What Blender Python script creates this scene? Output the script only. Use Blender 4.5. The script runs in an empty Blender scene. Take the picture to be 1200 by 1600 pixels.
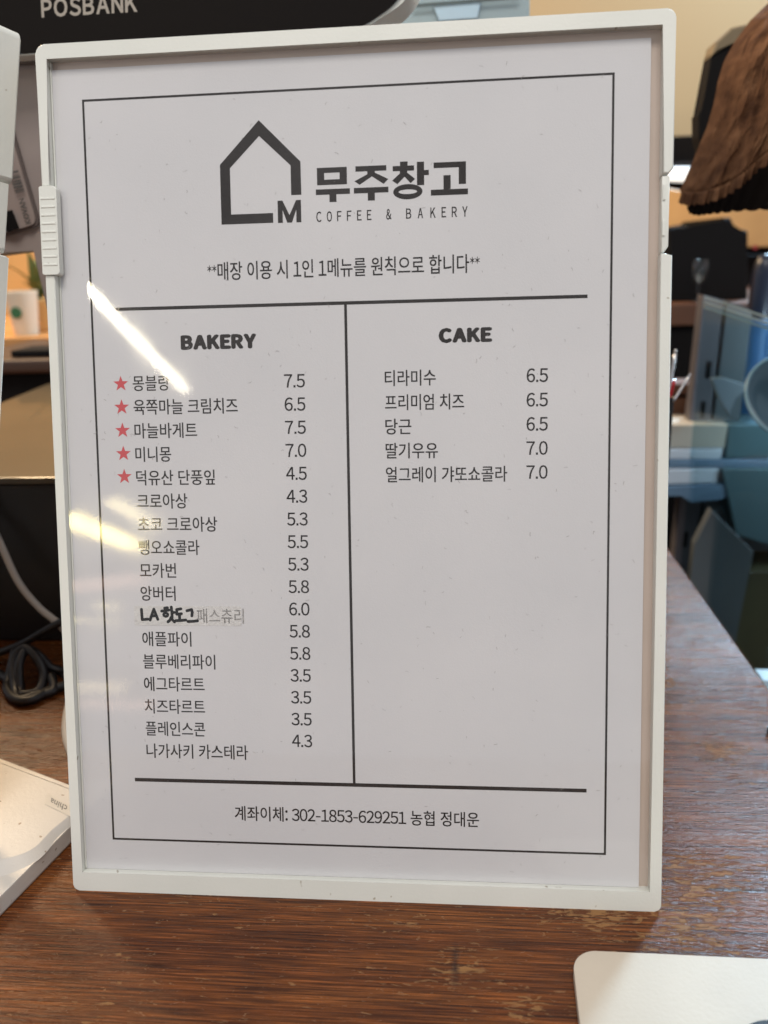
import bpy, bmesh, math, random
from mathutils import Vector, Matrix, noise

random.seed(7)
R = math.radians
scene = bpy.context.scene
col = scene.collection

# ------------------------------------------------------------ camera, world, lights
cam_d = bpy.data.cameras.new('camera')
cam = bpy.data.objects.new('camera', cam_d)
col.objects.link(cam)
cam_d.sensor_fit = 'VERTICAL'
cam_d.sensor_height = 36.0
cam_d.lens = 28.125
cam_d.clip_start = 0.02
cam_d.clip_end = 100
cam.matrix_world = Matrix(((0.996257, 0.004954, 0.086302, 0.03627),
                           (0.080407, 0.313448, -0.946195, -0.23679),
                           (-0.031739, 0.949592, 0.311876, 0.23112),
                           (0, 0, 0, 1)))
cam_d.dof.use_dof = True
cam_d.dof.focus_distance = 0.305
cam_d.dof.aperture_fstop = 9.6
scene.camera = cam

world = bpy.data.worlds.new('World')
scene.world = world
world.use_nodes = True
wn = world.node_tree.nodes['Background']
wn.inputs['Color'].default_value = (0.845, 0.86, 0.925, 1)
wn.inputs['Strength'].default_value = 0.66

def area(name, loc, target, sx, sy, power, color):
    d = bpy.data.lights.new(name, 'AREA')
    d.shape = 'RECTANGLE'
    d.size = sx
    d.size_y = sy
    d.energy = power
    d.color = color
    o = bpy.data.objects.new(name, d)
    col.objects.link(o)
    o.location = loc
    o.rotation_euler = (Vector(target) - Vector(loc)).to_track_quat('-Z', 'Y').to_euler()
    return o

area('warm_ceiling_lamp', (-0.95, 1.15, 1.45), (0, 0, 0.1), 0.5, 0.5, 34, (1.0, 0.72, 0.42))
area('cool_window_light', (0.85, 1.55, 1.2), (0.1, 0, 0.0), 0.34, 0.28, 54, (0.50, 0.76, 1.0))
area('front_fill', (0.1, -0.9, 1.9), (0, 0, 0.12), 0.9, 0.6, 22, (1.0, 0.95, 0.88))  # unseen soft fill added overhead for light on the front faces

scene.view_settings.view_transform = 'Standard'
scene.view_settings.look = 'None'
scene.view_settings.exposure = 0.0
scene.view_settings.gamma = 1.0
scene.cycles.max_bounces = 8
scene.cycles.transparent_max_bounces = 16
scene.cycles.caustics_reflective = False
scene.cycles.sample_clamp_indirect = 6

# ------------------------------------------------------------ materials
def mat(name, color=(0.8, 0.8, 0.8), rough=0.5, metal=0.0, spec=0.5, emit=None, estr=0.0, coat=0.0):
    m = bpy.data.materials.new(name)
    m.use_nodes = True
    b = m.node_tree.nodes['Principled BSDF']
    b.inputs['Base Color'].default_value = (*color, 1)
    b.inputs['Roughness'].default_value = rough
    b.inputs['Metallic'].default_value = metal
    b.inputs['Specular IOR Level'].default_value = spec
    b.inputs['Coat Weight'].default_value = coat
    if emit:
        b.inputs['Emission Color'].default_value = (*emit, 1)
        b.inputs['Emission Strength'].default_value = estr
    return m

def nodes(m):
    return m.node_tree.nodes, m.node_tree.links, m.node_tree.nodes['Principled BSDF']

def add(nt, typ, **kw):
    n = nt.new(typ)
    for k, v in kw.items():
        setattr(n, k, v)
    return n

def ramp(nt, stops):
    r = nt.new('ShaderNodeValToRGB')
    e = r.color_ramp.elements
    while len(e) > 1:
        e.remove(e[-1])
    e[0].position = stops[0][0]
    e[0].color = (*stops[0][1], 1)
    for p, c in stops[1:]:
        k = e.new(p)
        k.color = (*c, 1)
    return r

def grime(m, c1, c2, scale=30, bump=0.0, bscale=400, speck=None):
    """gentle mottling, fine relief and optional specks of dirt"""
    nt, ln, b = nodes(m)
    tc = add(nt, 'ShaderNodeTexCoord')
    n = add(nt, 'ShaderNodeTexNoise')
    n.inputs['Scale'].default_value = scale
    n.inputs['Detail'].default_value = 5
    ln.new(tc.outputs['Object'], n.inputs['Vector'])
    r = ramp(nt, [(0.3, c1), (0.7, c2)])
    ln.new(n.outputs['Fac'], r.inputs['Fac'])
    out = r.outputs['Color']
    if speck:
        v = add(nt, 'ShaderNodeTexNoise')
        v.inputs['Scale'].default_value = speck[0]
        v.inputs['Detail'].default_value = 1
        ln.new(tc.outputs['Object'], v.inputs['Vector'])
        mr = add(nt, 'ShaderNodeMapRange')
        mr.inputs['From Min'].default_value = speck[1]
        mr.inputs['From Max'].default_value = speck[1] + 0.04
        ln.new(v.outputs['Fac'], mr.inputs['Value'])
        mx = add(nt, 'ShaderNodeMix', data_type='RGBA')
        ln.new(mr.outputs['Result'], mx.inputs['Factor'])
        ln.new(out, mx.inputs[6])
        mx.inputs[7].default_value = (*speck[2], 1)
        out = mx.outputs[2]
    ln.new(out, b.inputs['Base Color'])
    if bump:
        n2 = add(nt, 'ShaderNodeTexNoise')
        n2.inputs['Scale'].default_value = bscale
        n2.inputs['Detail'].default_value = 4
        ln.new(tc.outputs['Object'], n2.inputs['Vector'])
        bp = add(nt, 'ShaderNodeBump')
        bp.inputs['Strength'].default_value = bump
        bp.inputs['Distance'].default_value = 0.0005
        ln.new(n2.outputs['Fac'], bp.inputs['Height'])
        ln.new(bp.outputs['Normal'], b.inputs['Normal'])
    return m

M = {}
M['plastic'] = grime(mat('ivory_plastic', rough=0.36), (0.72, 0.73, 0.67), (0.775, 0.78, 0.72), 25, 0.12, 900,
                     speck=(260, 0.74, (0.42, 0.38, 0.3)))
M['backing'] = grime(mat('shaded_backing', rough=0.6), (0.52, 0.42, 0.35), (0.58, 0.47, 0.40), 30)  # cream board; the shade in the recess is painted in as tan
M['paper'] = grime(mat('menu_paper', rough=0.75, spec=0.2), (0.655, 0.65, 0.66), (0.71, 0.70, 0.705), 14, 0.1, 1500)
M['ink'] = grime(mat('black_print', rough=0.7, spec=0.15), (0.016, 0.012, 0.010), (0.024, 0.019, 0.016), 300)
M['ink_thin'] = grime(mat('grey_black_print', rough=0.7, spec=0.15), (0.028, 0.022, 0.019), (0.04, 0.032, 0.028), 300)
M['marker'] = mat('marker_ink', (0.004, 0.004, 0.004), 0.7, spec=0.1)
M['faded'] = mat('faded_print', (0.60, 0.585, 0.565), 0.7)
M['red'] = mat('red_print', (0.62, 0.09, 0.10), 0.7, spec=0.2)
M['fleck'] = mat('paper_fleck', (0.36, 0.34, 0.33), 0.8)
M['white_sticker'] = grime(mat('tray_sticker', rough=0.5), (0.62, 0.57, 0.49), (0.66, 0.61, 0.53), 60)
M['label_grey'] = mat('label_grey_print', (0.12, 0.11, 0.10), 0.6)
M['black'] = grime(mat('black_plastic', rough=0.42), (0.010, 0.009, 0.009), (0.016, 0.014, 0.013), 40, 0.1, 500)
M['matt_black'] = mat('matt_black', (0.007, 0.006, 0.006), 0.8, spec=0.15)
M['gloss_black'] = mat('glossy_black', (0.010, 0.009, 0.009), 0.22, spec=0.35)
M['screen'] = mat('screen_bezel_glass', (0.006, 0.004, 0.0035), 0.45, spec=0.12)
M['housing'] = grime(mat('grey_housing', rough=0.55), (0.34, 0.285, 0.26), (0.37, 0.31, 0.285), 15)
M['logo_grey'] = mat('grey_brand_print', (0.42, 0.37, 0.31), 0.5)
M['pale_blue_plastic'] = mat('pale_blue_grey_plastic', (0.36, 0.45, 0.47), 0.3)
M['light_blue_plastic'] = mat('light_blue_plastic', (0.52, 0.68, 0.78), 0.25)
M['wall'] = grime(mat('cream_wall', rough=0.8), (0.56, 0.40, 0.215), (0.60, 0.43, 0.235), 2.0)
M['dark_wall'] = grime(mat('dark_wall', rough=0.9, spec=0.1), (0.010, 0.008, 0.007), (0.02, 0.014, 0.011), 3)
M['floor'] = grime(mat('dark_floor', rough=0.7), (0.016, 0.012, 0.010), (0.03, 0.022, 0.015), 4)
M['steel'] = mat('brushed_steel', (0.62, 0.62, 0.62), 0.3, 1.0)
M['slate'] = grime(mat('slate_grey_metal', rough=0.4), (0.085, 0.10, 0.108), (0.11, 0.12, 0.125), 12)
M['post'] = grime(mat('grey_post_metal', rough=0.4), (0.10, 0.095, 0.105), (0.13, 0.12, 0.13), 12)
M['card'] = grime(mat('cream_card', rough=0.5), (0.56, 0.485, 0.385), (0.61, 0.53, 0.42), 40, 0.15, 700)
M['tray'] = grime(mat('white_tray_plastic', rough=0.33), (0.58, 0.54, 0.485), (0.63, 0.585, 0.525), 30, 0.15, 700,
                  speck=(300, 0.73, (0.3, 0.22, 0.16)))
M['white_cable'] = mat('white_cable', (0.52, 0.47, 0.41), 0.45)
M['cable'] = mat('black_cable', (0.012, 0.010, 0.010), 0.42)
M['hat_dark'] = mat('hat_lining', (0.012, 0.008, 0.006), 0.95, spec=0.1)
M['bottle_blue'] = mat('dark_blue_glass', (0.004, 0.008, 0.022), 0.3)
M['bottle_reflection'] = mat('blue_reflection', (0.035, 0.12, 0.27), 0.5)
M['white_box'] = grime(mat('white_carton', rough=0.6), (0.62, 0.65, 0.70), (0.74, 0.76, 0.80), 8)
M['tan_box'] = grime(mat('tan_carton', rough=0.6), (0.50, 0.44, 0.36), (0.58, 0.52, 0.43), 8)
M['blue_box'] = grime(mat('blue_grey_carton', rough=0.45), (0.12, 0.19, 0.28), (0.22, 0.32, 0.42), 8)
M['teal'] = mat('teal_plastic', (0.10, 0.165, 0.18), 0.35)
M['wood_dark'] = grime(mat('dark_wood', rough=0.5), (0.11, 0.045, 0.022), (0.16, 0.07, 0.035), 8)
M['wood_warm'] = grime(mat('warm_wood', rough=0.5), (0.50, 0.23, 0.07), (0.62, 0.30, 0.10), 6)
M['olive'] = grime(mat('olive_floor', rough=0.6), (0.05, 0.04, 0.018), (0.09, 0.08, 0.035), 9)
M['leaf'] = grime(mat('leaf', rough=0.5), (0.10, 0.13, 0.035), (0.16, 0.19, 0.06), 30)
M['green'] = mat('green_print', (0.03, 0.14, 0.05), 0.6)
M['white_cup'] = mat('white_paper_cup', (0.68, 0.58, 0.44), 0.6)
M['lamp_white'] = mat('lamp_tube_glow', (1, 1, 1), 0.5, emit=(1.0, 0.90, 0.68), estr=75)
M['lamp_yellow'] = mat('lamp_panel_glow', (1, 1, 1), 0.5, emit=(1.0, 0.82, 0.36), estr=36)
M['lamp_dim'] = mat('lamp_panel_dim_glow', (1, 1, 1), 0.5, emit=(1.0, 0.84, 0.46), estr=9)
M['lamp_mid'] = mat('lamp_panel_mid_glow', (1, 1, 1), 0.5, emit=(1.0, 0.84, 0.46), estr=22)
M['strip_light'] = mat('strip_light_glow', (1, 1, 1), 0.5, emit=(0.72, 0.86, 1.0), estr=0.55)
M['warm_glow'] = mat('warm_bulb_glow', (1, 1, 1), 0.5, emit=(1.0, 0.6, 0.22), estr=2.0)

# clear glass: thin panes
def glassy(name, tint, ior, rough):
    m = bpy.data.materials.new(name)
    m.use_nodes = True
    nt, ln = m.node_tree.nodes, m.node_tree.links
    nt.clear()
    o = nt.new('ShaderNodeOutputMaterial')
    t = nt.new('ShaderNodeBsdfTransparent')
    t.inputs['Color'].default_value = (*tint, 1)
    g = nt.new('ShaderNodeBsdfGlossy')
    g.inputs['Roughness'].default_value = rough
    f = nt.new('ShaderNodeFresnel')
    geo = nt.new('ShaderNodeNewGeometry')
    io = nt.new('ShaderNodeMix')      # the same reflectance from both sides of a thin sheet
    io.inputs['A'].default_value = ior
    io.inputs['B'].default_value = 1.0 / ior
    ln.new(geo.outputs['Backfacing'], io.inputs['Factor'])
    ln.new(io.outputs['Result'], f.inputs['IOR'])
    mx = nt.new('ShaderNodeMixShader')
    ln.new(f.outputs['Fac'], mx.inputs['Fac'])
    ln.new(t.outputs['BSDF'], mx.inputs[1])
    ln.new(g.outputs['BSDF'], mx.inputs[2])
    ln.new(mx.outputs['Shader'], o.inputs['Surface'])
    return m
M['cover'] = glassy('clear_cover_sheet', (0.985, 0.985, 0.985), 1.5, 0.042)
def smudge_haze(m, base, amount):
    """a thin uneven film of dust and wiping marks, plus painted pale haze, on the clear sheet"""
    nt, ln = m.node_tree.nodes, m.node_tree.links
    out = next(n for n in nt if n.type == 'OUTPUT_MATERIAL')
    src = out.inputs['Surface'].links[0].from_socket
    tc = nt.new('ShaderNodeTexCoord')
    mp = nt.new('ShaderNodeMapping')
    mp.inputs['Scale'].default_value = (22, 1, 9)
    mp.inputs['Rotation'].default_value = (0, R(24), 0)
    ln.new(tc.outputs['Object'], mp.inputs['Vector'])
    n = nt.new('ShaderNodeTexNoise')
    n.inputs['Scale'].default_value = 1.0
    n.inputs['Detail'].default_value = 7
    n.inputs['Distortion'].default_value = 0.8
    ln.new(mp.outputs['Vector'], n.inputs['Vector'])
    mr = nt.new('ShaderNodeMapRange')
    mr.inputs['From Min'].default_value = 0.35
    mr.inputs['From Max'].default_value = 0.75
    mr.inputs['To Min'].default_value = base
    mr.inputs['To Max'].default_value = base + amount
    ln.new(n.outputs['Fac'], mr.inputs['Value'])
    d = nt.new('ShaderNodeBsdfDiffuse')
    d.inputs['Color'].default_value = (0.82, 0.82, 0.84, 1)
    mx = nt.new('ShaderNodeMixShader')
    ln.new(mr.outputs['Result'], mx.inputs['Fac'])
    ln.new(src, mx.inputs[1])
    ln.new(d.outputs['BSDF'], mx.inputs[2])
    ln.new(mx.outputs['Shader'], out.inputs['Surface'])
    g = next(n_ for n_ in nt if n_.type == 'BSDF_GLOSSY')
    mr2 = nt.new('ShaderNodeMapRange')
    mr2.inputs['From Min'].default_value = 0.35
    mr2.inputs['From Max'].default_value = 0.7
    mr2.inputs['To Min'].default_value = 0.025
    mr2.inputs['To Max'].default_value = 0.085
    ln.new(n.outputs['Fac'], mr2.inputs['Value'])
    ln.new(mr2.outputs['Result'], g.inputs['Roughness'])
smudge_haze(M['cover'], 0.006, 0.035)  # the dust film doubles as painted pale haze over the sheet
M['cover_edge'] = glassy('clear_cover_edge', (0.97, 0.975, 0.975), 1.02, 0.3)
M['case_glass'] = glassy('display_case_glass', (0.76, 0.85, 0.88), 1.25, 0.05)
M['glass_edge'] = mat('glass_edge', (0.20, 0.30, 0.34), 0.2)
M['bowl_glass'] = mat('bowl_glass', (0.05, 0.09, 0.12), 0.15)
M['bowl_rim'] = mat('bowl_rim_glass', (0.13, 0.24, 0.30), 0.25)

# worn brown table wood
def table_material():
    m = mat('worn_brown_wood', rough=0.34, spec=0.26)
    nt, ln, b = nodes(m)
    tc = add(nt, 'ShaderNodeTexCoord')
    def mapped(sx, sy, sz=1.0):
        mp = add(nt, 'ShaderNodeMapping')
        mp.inputs['Scale'].default_value = (sx, sy, sz)
        ln.new(tc.outputs['Object'], mp.inputs['Vector'])
        return mp
    def nz(mp, scale, detail, dist=0.0, rough=0.55):
        n = add(nt, 'ShaderNodeTexNoise')
        n.inputs['Scale'].default_value = scale
        n.inputs['Detail'].default_value = detail
        n.inputs['Roughness'].default_value = rough
        n.inputs['Distortion'].default_value = dist
        ln.new(mp.outputs['Vector'], n.inputs['Vector'])
        return n
    def mix(fac, a, c, blend='MIX'):
        x = add(nt, 'ShaderNodeMix', data_type='RGBA', blend_type=blend)
        if isinstance(fac, float):
            x.inputs['Factor'].default_value = fac
        else:
            ln.new(fac, x.inputs['Factor'])
        for i, v in ((6, a), (7, c)):
            if isinstance(v, tuple):
                x.inputs[i].default_value = (*v, 1)
            else:
                ln.new(v, x.inputs[i])
        return x.outputs[2]
    def rng(src, a, c, lo=0.0, hi=1.0):
        r = add(nt, 'ShaderNodeMapRange')
        r.inputs['From Min'].default_value = a
        r.inputs['From Max'].default_value = c
        r.inputs['To Min'].default_value = lo
        r.inputs['To Max'].default_value = hi
        ln.new(src, r.inputs['Value'])
        return r.outputs['Result']
    def math2(op, a, c):
        x = add(nt, 'ShaderNodeMath', operation=op)
        for i, v in ((0, a), (1, c)):
            if isinstance(v, float):
                x.inputs[i].default_value = v
            else:
                ln.new(v, x.inputs[i])
        return x.outputs[0]
    broad = nz(mapped(1.2, 14), 6, 4, 0.6)
    fibre = nz(mapped(11, 560), 2.2, 6, 0.25, 0.65)
    pores = nz(mapped(45, 1500), 1.6, 3)
    base = ramp(nt, [(0.25, (0.062, 0.0165, 0.0048)), (0.5, (0.118, 0.036, 0.0088)), (0.75, (0.185, 0.063, 0.0155))])
    ln.new(broad.outputs['Fac'], base.inputs['Fac'])
    fr = ramp(nt, [(0.38, (0.34, 0.30, 0.28)), (0.51, (1.0, 1.0, 1.0)), (0.63, (1.75, 1.7, 1.5))])
    ln.new(fibre.outputs['Fac'], fr.inputs['Fac'])
    c = mix(1.0, base.outputs['Color'], fr.outputs['Color'], 'MULTIPLY')
    fine = nz(mapped(28, 1900), 1.7, 5, 0.2, 0.7)
    fr2 = ramp(nt, [(0.36, (0.5, 0.47, 0.45)), (0.5, (1.0, 1.0, 1.0)), (0.64, (1.65, 1.6, 1.45))])
    ln.new(fine.outputs['Fac'], fr2.inputs['Fac'])
    c = mix(1.0, c, fr2.outputs['Color'], 'MULTIPLY')
    pr_ = rng(pores.outputs['Fac'], 0.62, 0.72)
    c = mix(math2('MULTIPLY', pr_, 0.55), c, (0.02, 0.008, 0.005))
    # worn places where the lacquer is rubbed through, at fixed spots of the table
    mask = None
    for (x, y, r_, k) in WORN:
        d = add(nt, 'ShaderNodeVectorMath', operation='DISTANCE')
        mp = add(nt, 'ShaderNodeMapping')
        mp.inputs['Location'].default_value = (-x, -y, 0)
        ln.new(tc.outputs['Object'], mp.inputs['Vector'])
        sc = add(nt, 'ShaderNodeVectorMath', operation='MULTIPLY')
        ln.new(mp.outputs['Vector'], sc.inputs[0])
        sc.inputs[1].default_value = (1.0, k, 0.0)
        ln.new(sc.outputs[0], d.inputs[0])
        d.inputs[1].default_value = (0, 0, 0)
        v = rng(d.outputs['Value'], 0.0, r_, 1.0, 0.0)
        mask = v if mask is None else math2('MAXIMUM', mask, v)
    chips = nz(mapped(170, 640), 1.0, 5, 0.9, 0.6)
    chips2 = nz(mapped(16, 60), 1.0, 3, 0.4)
    thr = math2('ADD', math2('MULTIPLY', mask, 0.17), rng(chips2.outputs['Fac'], 0.45, 0.7, 0.0, 0.07))
    wv = math2('ADD', chips.outputs['Fac'], thr)
    worn = rng(wv, 0.64, 0.715)
    c = mix(math2('MULTIPLY', worn, 0.62), c, (0.36, 0.19, 0.07))
    # dark scored mark
    dk = add(nt, 'ShaderNodeMapping')
    dk.inputs['Location'].default_value = (-0.0362, 0.0265, 0)
    ln.new(tc.outputs['Object'], dk.inputs['Vector'])
    ds = add(nt, 'ShaderNodeVectorMath', operation='MULTIPLY')
    ln.new(dk.outputs['Vector'], ds.inputs[0])
    ds.inputs[1].default_value = (560, 95, 0)
    wob = nz(mapped(150, 150), 1.0, 2)
    dd = add(nt, 'ShaderNodeVectorMath', operation='LENGTH')
    ln.new(ds.outputs[0], dd.inputs[0])
    dm = rng(math2('ADD', dd.outputs['Value'], math2('MULTIPLY', wob.outputs['Fac'], 1.4)), 1.9, 0.9)
    c = mix(math2('MULTIPLY', dm, 0.85), c, (0.03, 0.012, 0.008))
    ln.new(c, b.inputs['Base Color'])
    # relief: fibres, crackled lacquer
    crack = nz(mapped(230, 520), 1.0, 3, 1.2, 0.5)
    h = math2('ADD', math2('MULTIPLY', fibre.outputs['Fac'], 0.55), math2('MULTIPLY', crack.outputs['Fac'], 0.85))
    h = math2('SUBTRACT', h, math2('MULTIPLY', worn, 0.35))
    bp = add(nt, 'ShaderNodeBump')
    bp.inputs['Strength'].default_value = 0.7
    bp.inputs['Distance'].default_value = 0.0006
    ln.new(h, bp.inputs['Height'])
    ln.new(bp.outputs['Normal'], b.inputs['Normal'])
    ln.new(math2('ADD', rng(fibre.outputs['Fac'], 0.3, 0.7, 0.19, 0.30), math2('MULTIPLY', worn, 0.2)), b.inputs['Roughness'])
    return m
WORN = [(0.0395, -0.028, 0.017, 1.3), (0.128, 0.012, 0.032, 1.2), (0.118, -0.006, 0.03, 1.2), (0.160, 0.100, 0.022, 1.2),
        (0.058, -0.040, 0.012, 1.2), (0.085, 0.0, 0.03, 2.0), (0.15, 0.16, 0.02, 2.0)]
M['table'] = table_material()

# ------------------------------------------------------------ object helpers
def link(name, me, m, parent=None, smooth=False):
    o = bpy.data.objects.new(name, me)
    col.objects.link(o)
    if m is not None:
        for k in (m if isinstance(m, (list, tuple)) else [m]):
            me.materials.append(k)
    if smooth:
        for p in me.polygons:      # large flat faces stay flat, bevels and curves are smooth
            p.use_smooth = len(p.vertices) <= 6 and p.area < 1.5e-4
    if parent is not None:
        o.parent = parent
    return o

def mesh_from(name, bm, m, parent=None, smooth=False):
    me = bpy.data.meshes.new(name)
    bmesh.ops.recalc_face_normals(bm, faces=bm.faces)
    bm.to_mesh(me)
    bm.free()
    return link(name, me, m, parent, smooth)

def empty(name, loc=(0, 0, 0), mtx=None):
    o = bpy.data.objects.new(name, None)
    col.objects.link(o)
    o.empty_display_size = 0.02
    if mtx is not None:
        o.matrix_world = mtx
    else:
        o.location = loc
    return o

def tag(o, label=None, cat=None, group=None, kind=None):
    if label: o['label'] = label
    if cat: o['category'] = cat
    if group: o['group'] = group
    if kind: o['kind'] = kind
    return o

def prism(bm, pts, a, b, axis='y', bevel=0.0, seg=2):
    """extrude the outline pts between a and b along an axis (outline in the other two)"""
    def P(p, h):
        if axis == 'y': return (p[0], h, p[1])
        if axis == 'x': return (h, p[0], p[1])
        return (p[0], p[1], h)
    v0 = [bm.verts.new(P(p, a)) for p in pts]
    v1 = [bm.verts.new(P(p, b)) for p in pts]
    n = len(pts)
    fs = [bm.faces.new(v0), bm.faces.new(v1[::-1])]
    for i in range(n):
        fs.append(bm.faces.new((v0[i], v0[(i + 1) % n], v1[(i + 1) % n], v1[i])))
    if bevel:
        es = [e for e in {e for f in fs[:2] for e in f.edges}]
        bmesh.ops.bevel(bm, geom=es, offset=bevel, segments=seg, affect='EDGES', profile=0.6, clamp_overlap=True)
    return bm

def box(bm, x0, x1, y0, y1, z0, z1, bevel=0.0):
    vs = [bm.verts.new((x, y, z)) for x in (x0, x1) for y in (y0, y1) for z in (z0, z1)]
    idx = [(0, 1, 3, 2), (4, 6, 7, 5), (0, 4, 5, 1), (2, 3, 7, 6), (0, 2, 6, 4), (1, 5, 7, 3)]
    fs = [bm.faces.new([vs[i] for i in f]) for f in idx]
    if bevel:
        es = list({e for f in fs for e in f.edges})
        bmesh.ops.bevel(bm, geom=es, offset=bevel, segments=2, affect='EDGES', profile=0.6, clamp_overlap=True)
    return bm

def boxo(name, dims, m, parent=None, bevel=0.002):
    return mesh_from(name, box(bmesh.new(), *dims, bevel=bevel), m, parent)

def tube(bm, pts, r, n=10, sub=6):
    """round cable through smooth (Catmull-Rom) points"""
    P = [Vector(p) for p in pts]
    P = [P[0] * 2 - P[1]] + P + [P[-1] * 2 - P[-2]]
    path = []
    for i in range(1, len(P) - 2):
        for k in range(sub):
            t = k / sub
            a, b_, c_, d_ = P[i - 1], P[i], P[i + 1], P[i + 2]
            path.append(0.5 * ((2 * b_) + (c_ - a) * t + (2 * a - 5 * b_ + 4 * c_ - d_) * t * t + (3 * b_ - a - 3 * c_ + d_) * t ** 3))
    path.append(P[-2])
    rings = []
    up = Vector((0, 0, 1))
    for i, p in enumerate(path):
        d = (path[min(i + 1, len(path) - 1)] - path[max(i - 1, 0)]).normalized()
        s = d.cross(up)
        if s.length < 1e-3:
            s = Vector((1, 0, 0))
        s.normalize()
        u = s.cross(d).normalized()
        up = u
        rings.append([bm.verts.new(p + (s * math.cos(2 * math.pi * k / n) + u * math.sin(2 * math.pi * k / n)) * r) for k in range(n)])
    for A, B in zip(rings, rings[1:]):
        for k in range(n):
            bm.faces.new((A[k], A[(k + 1) % n], B[(k + 1) % n], B[k]))
    bm.faces.new(rings[0])
    bm.faces.new(rings[-1][::-1])
    return bm

def rounded(pts, rad, seg=6):
    """round the corners of a polygon; rad is a number or one per corner"""
    n = len(pts)
    out = []
    for i in range(n):
        r = rad[i] if isinstance(rad, (list, tuple)) else rad
        p, a, b_ = Vector(pts[i]), Vector(pts[i - 1]), Vector(pts[(i + 1) % n])
        if r <= 0:
            out.append(tuple(p))
            continue
        d1, d2 = (a - p).normalized(), (b_ - p).normalized()
        ang = d1.angle(d2)
        t = min(r / math.tan(ang / 2), (a - p).length * 0.49, (b_ - p).length * 0.49)
        r2 = t * math.tan(ang / 2)
        c = p + (d1 + d2).normalized() * (r2 / math.sin(ang / 2))
        s, e = p + d1 * t - c, p + d2 * t - c
        a0 = math.atan2(s.y, s.x)
        da = (math.atan2(e.y, e.x) - a0 + math.pi) % (2 * math.pi) - math.pi
        for k in range(seg + 1):
            q = a0 + da * k / seg
            out.append((c.x + r2 * math.cos(q), c.y + r2 * math.sin(q)))
    return out

# ------------------------------------------------------------ lettering
_fc = bpy.data.curves.new('lettering_source', 'FONT')
_fo = bpy.data.objects.new('lettering_source', _fc)
col.objects.link(_fo)
def glyphs(body, bold=0.0, shear=0.0, track=1.0):
    """triangles of a text in its own units: (verts, faces, bbox)"""
    _fc.body = body
    _fc.offset = bold
    _fc.shear = shear
    _fc.space_character = track
    _fc.size = 1.0
    _fc.resolution_u = 3
    bpy.context.view_layer.update()
    ev = _fo.evaluated_get(bpy.context.evaluated_depsgraph_get())
    me = ev.to_mesh()
    vs = [(v.co.x, v.co.y) for v in me.vertices]
    fs = [tuple(p.vertices) for p in me.polygons]
    ev.to_mesh_clear()
    xs = [v[0] for v in vs]
    ys = [v[1] for v in vs]
    return vs, fs, (min(xs), min(ys), max(xs), max(ys))

_cache = {}
_wide = {c: chr(ord(c) + 0xFEE0) for c in '0123456789ABCDEFGHIJKLMNOPQRSTUVWXYZ&*:'}
def run(body, bold=0.0, gap=0.09):
    """letters set one by one, capitals and figures from the same face as the Hangul"""
    V, F, x = [], [], 0.0
    for ch in body:
        if ch == ' ':
            x += 0.26
            continue
        if ch in '.-':
            x0, x1, y0, y1 = (0.07, 0.185, 0.0, 0.115) if ch == '.' else (0.05, 0.36, 0.26, 0.325)
            k = bold
            g = ([(x0 - k, y0 - k), (x1 + k, y0 - k), (x1 + k, y1 + k), (x0 - k, y1 + k)], [(0, 1, 2, 3)])
            adv = 0.26 if ch == '.' else 0.41
            ox = 0
        else:
            key = (ch, bold)
            if key not in _cache:
                _cache[key] = glyphs(_wide.get(ch, ch), bold)
            vs, fs, bb = _cache[key]
            g = (vs, fs)
            wd = bb[2] - bb[0]
            if ch in '0123456789':
                adv = 0.565
                ox = (adv - wd) / 2 - bb[0]
            elif ch in _wide:
                adv = wd + gap
                ox = gap / 2 - bb[0]
                if ch == '*':
                    g = ([((v[0] - bb[0]) * 0.42 + bb[0], (v[1] - bb[1]) * 0.42 + 0.36) for v in vs], fs)
                    adv = wd * 0.42 + 0.05
            else:
                adv, ox = 0.92, 0
        o = len(V)
        V += [(v[0] + x + ox, v[1]) for v in g[0]]
        F += [tuple(i + o for i in f) for f in g[1]]
        x += adv
    xs = [v[0] for v in V]
    ys = [v[1] for v in V]
    return V, F, (min(xs), min(ys), max(xs), max(ys))

def flat_mesh(name, polys, w, m, parent):
    """polys: list of (verts2d, faces) in mm on the sign plane -> one mesh at depth w (mm)"""
    V, F = [], []
    for vs, fs in polys:
        o = len(V)
        V += [(x / 1000, w / 1000, y / 1000) for x, y in vs]
        F += [tuple(i + o for i in f) for f in fs]
    me = bpy.data.meshes.new(name)
    me.from_pydata(V, [], F)
    me.update()
    return link(name, me, m, parent)

WEIGHT = [(-0.055, -0.04), (0.055, 0.04), (-0.055, 0.04), (0.055, -0.04)]
def line_text(body, x, yc, width, size, bold=0.0, centre=0.375, **kw):
    """text whose ink starts at x, is `width` wide and has em height `size`, mm"""
    vs, fs, bb = run(body, bold, **kw)
    sx = (width - 0.12) / (bb[2] - bb[0])
    V, F = [], []
    for dx, dy in WEIGHT:      # a slightly heavier stroke than the face's own
        o = len(V)
        V += [(x + 0.06 + (v[0] - bb[0]) * sx + dx, yc + (v[1] - centre) * size + dy) for v in vs]
        F += [tuple(i + o for i in f) for f in fs]
    return V, F

def poly(pts):
    return (pts, [tuple(range(len(pts)))])

def quad(x0, y0, x1, y1):
    return poly([(x0, y0), (x1, y0), (x1, y1), (x0, y1)])

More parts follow.
